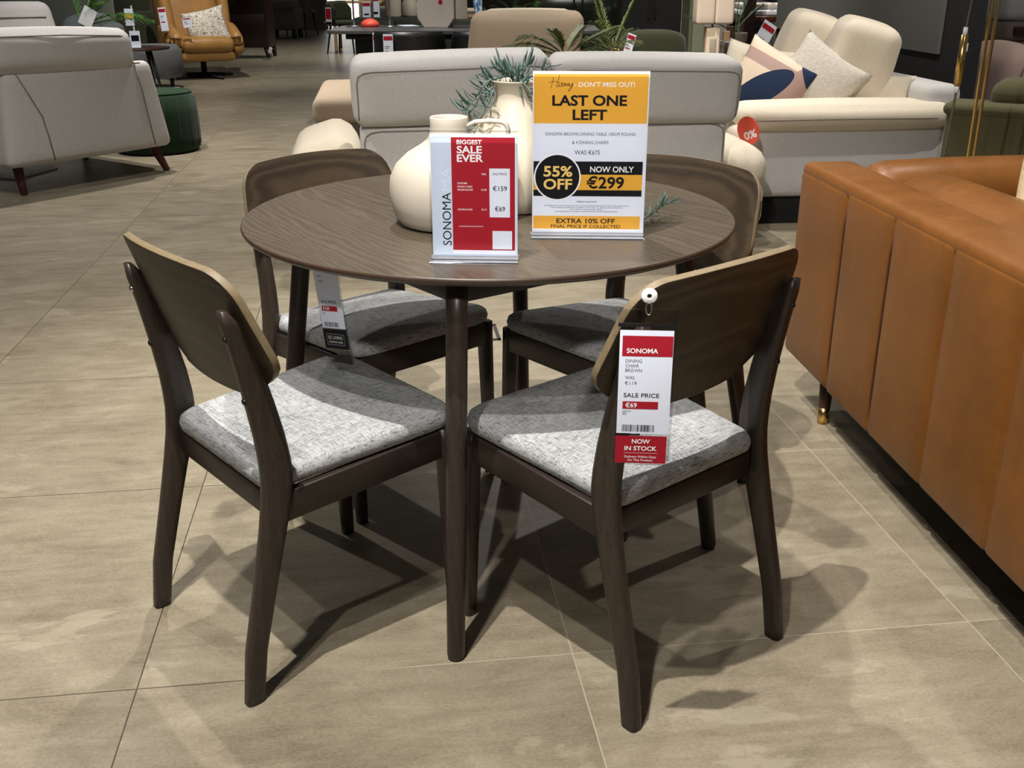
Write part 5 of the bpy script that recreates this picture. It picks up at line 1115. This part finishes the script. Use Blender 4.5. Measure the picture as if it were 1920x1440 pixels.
# ================================================================== RIGHT BACKGROUND
def on_wall(px, py):
    lo, hi = 3.3, 7.2
    for _ in range(40):
        m = (lo + hi) / 2; p = at(px, py, m)
        if p.x - (2.49 - math.tan(.075) * (m - 3.5)) > 0: hi = m
        else: lo = m
    return p
pq = on_wall(1763, 102); L = math.hypot(2.49 - .075 * 3.4 - pq.x, 6.86 - pq.y)
b = B(); box(b, (.02, 2.9, 1.5), (-.012, 1.45, .75)); o = link('wall_board', b, MW['panel'], smooth=False, bevel=.002); o.location = (pq.x, pq.y, pq.z); o.rotation_euler = (0, 0, .075); tag(o, 'large charcoal grey board fixed on the near-black wall', 'panel')
pq = on_wall(1772, 252); so = thing('wall_socket', 'white double wall socket low on the near-black wall', 'socket', pq, .075 - pi / 2)
b = B(); box(b, (.15, .012, .09), (0, -.006, 0)); link('plate', b, MW['white'], so, smooth=False, bevel=.003)
for x in (-.035, .035): b = B(); box(b, (.035, .004, .05), (x, -.0135, 0)); link('outlet', b, plain('socket_grey', (190, 190, 192), .4), so, smooth=False, bevel=.001)
# brass floor lamp with inline switch
fl2 = thing('floor_lamp', 'tall floor lamp of two brass rods standing behind the tan sofa', 'lamp', (1.77, 1.8, 0))
for x in (-.011, .011): b = B(); tube(b, [(x, 0, .02), (x, 0, 2.0)], .0062, 14); link('rod', b, MW['brass'], fl2)
b = B(); lathe(b, [(.14, 0), (.14, .018), (.02, .024)], 36); link('base', b, MW['brass'], fl2)
b = B(); tube(b, [(.0, 0, 2.0), (-.04, 0, 2.03), (-.08, -.01, 2.02)], .008, 10); link('arm', b, MW['brass'], fl2); b = B(); lathe(b, [(.03, 1.78), (.09, 1.78), (.05, 1.95), (.02, 1.95)], 28, loc=(-.08, -.01, .04)); link('lamp_shade', b, MW['black'], fl2)
sw = at(1802, 113, 1.8); dx, dy = sw.x - 1.77, 0
b = B(); tube(b, [(-.08, -.01, 1.99), (dx + .03, 0, 1.6), (dx + .012, 0, 1.2), (dx, 0, sw.z + .1), (dx, 0, sw.z - .1), (dx - .01, 0, .55), (dx - .03, .01, .25), (dx - .02, .02, .02), (-.08, .0, .012)], .0045, 8); cdx = link('cord', b, plain('olive_flex', (84, 84, 72), .6), fl2)
b = B(); tube(b, [(dx, 0, sw.z - .088), (dx, 0, sw.z + .088)], .0135, 20); s_ = link('inline_switch', b, MW['brass'], fl2)
for z in (-.1, .1): b = B(); tube(b, [(dx, 0, sw.z + z - .014), (dx, 0, sw.z + z + .014)], [.0095, .0075] if z > 0 else [.0075, .0095], 12); link('ferrule', b, MW['white'], s_)
b = B(); softbox(b, (.006, .010, .03), .003, (dx + .0125, -.004, sw.z + .045)); link('button', b, MW['white'], s_)
# olive sofa behind the tan sofa
os_ = thing('sofa', 'olive velvet sofa behind the brass floor lamp at the right edge', 'sofa', (2.02, 2.70, 0), radians(-32))
b = B(); softbox(b, (.62, .22, .50), .03, (.31, .11, .365), bulge=(0, .006, 0)); link('back_panel', b, MW['olive'], os_); b = B(); softbox(b, (.62, .22, .50), .03, (.94, .11, .365), bulge=(0, .006, 0)); link('back_panel', b, MW['olive'], os_)
b = B(); softbox(b, (1.28, .24, .055), .026, (.625, .11, .622)); link('top_roll', b, MW['olive'], os_)
b = B(); softbox(b, (1.05, .26, .14), .06, (.68, .24, .675), bulge=(0, 0, .015)); link('back_cushion', b, MW['olive'], os_)
b = B(); softbox(b, (1.2, .62, .25), .05, (.64, .52, .30)); link('seat_cushion', b, MW['olive'], os_)
for x, y in ((.06, .08), (1.2, .08), (.06, .78), (1.2, .78)): taper_leg(os_, (x, y, 0), .15, .025, .018, MW['brownw'])
# pink round chair
pk = thing('armchair', 'dusty pink round-backed chair behind the brass floor lamp', 'armchair', (at(1862, 190, 4.35).x, 4.35, 0), radians(8))
b = B(); softbox(b, (.20, .56, .64), .095, (0, 0, .47), bulge=(.01, 0, .03), n=12); link('backrest', b, MW['pinkv'], pk); b = B(); softbox(b, (.6, .6, .3), .12, (.3, 0, .26)); link('seat', b, MW['pinkv'], pk)
b = B(); tube(b, [(.02 - .07 * sin(a), -.285, .42 + .30 * sin(a)) if False else (.10 * cos(a) * .5, -.285, .44 + .27 * sin(a)) for a in [pi * k / 14 for k in range(15)]], .006, 6); link('piping', b, plain('rose_cord', (140, 108, 102), .9), pk)
# bench seats, timber, bedding at the far right
bn = thing('bench', 'greige upholstered bench seat on a timber frame at the far right edge', 'bench', (at(1893, 60, 6.0).x, 6.0, 0))
zb1 = at(1893, 112, 6.0).z; zb2 = at(1893, 40, 6.0).z; hh = zb2 - zb1
b = B(); softbox(b, (.62, .5, hh * .52), .05, (.26, .2, zb2 - hh * .27)); link('backrest', b, plain('greige_hide', (140, 124, 112), .7), bn); b = B(); softbox(b, (.62, .55, hh * .46), .05, (.26, .16, zb1 + hh * .24)); link('seat', b, plain('greige_hide', (140, 124, 112), .7), bn)
b = B(); box(b, (.8, .5, .05), (.34, .2, zb1 - .03)); link('frame', b, MW['brownw'], bn, bevel=.004)
for x in (.04, .6): b = B(); box(b, (.06, .06, zb1 - .055), (x, .2, (zb1 - .055) / 2)); link('leg', b, MW['walnut'], bn, smooth=False)
b = B(); box(b, (.20, .04, .05), (.10, -.07, zb2 - hh * .22)); link('handle', b, MW['walnut'], bn, bevel=.004)
b = B(); softbox(b, (.6, .45, .16), .06, (0, 0, .08), bulge=(0, 0, .03)); o = link('pillow', b, plain('white_bedding', (226, 226, 228), .9)); o.location = (at(1905, 30, 6.2).x + .14, 6.25, zb2 + .004); tag(o, 'white pillow lying on the greige bench at the right edge', 'pillow')
bx = thing('display_unit', 'white display unit with a printed card under the greige bench, right edge', 'shelf', (at(1912, 150, 5.2).x, 5.2, 0)); hz = at(1912, 122, 5.2).z; b = B(); box(b, (.5, .3, hz), (.25, .15, hz / 2)); link('body', b, MW['wallw'], bx, smooth=False, bevel=.004); b = B(); box(b, (.14, .004, .10), (.10, -.003, hz - .16)); link('printed_card', b, MW['grey'], bx, smooth=False)
# steel frame of a floor socket behind the table
c_ = gz(934, 640); fs = thing('floor_socket_frame', 'thin dark metal square frame set in the floor behind the table', 'floor socket', (c_.x - .085, c_.y + .085, 0), TH)
b = B(); S_ = .17
for sx, sy, w1, w2 in ((0, -1, S_, .012), (0, 1, S_, .012), (-1, 0, .012, S_), (1, 0, .012, S_)): box(b, (w1, w2, .004), (sx * (S_ - .012) / 2, sy * (S_ - .012) / 2, .0021))
link('frame', b, plain('dark_steel', (60, 60, 58), .4, .6), fs, smooth=False)
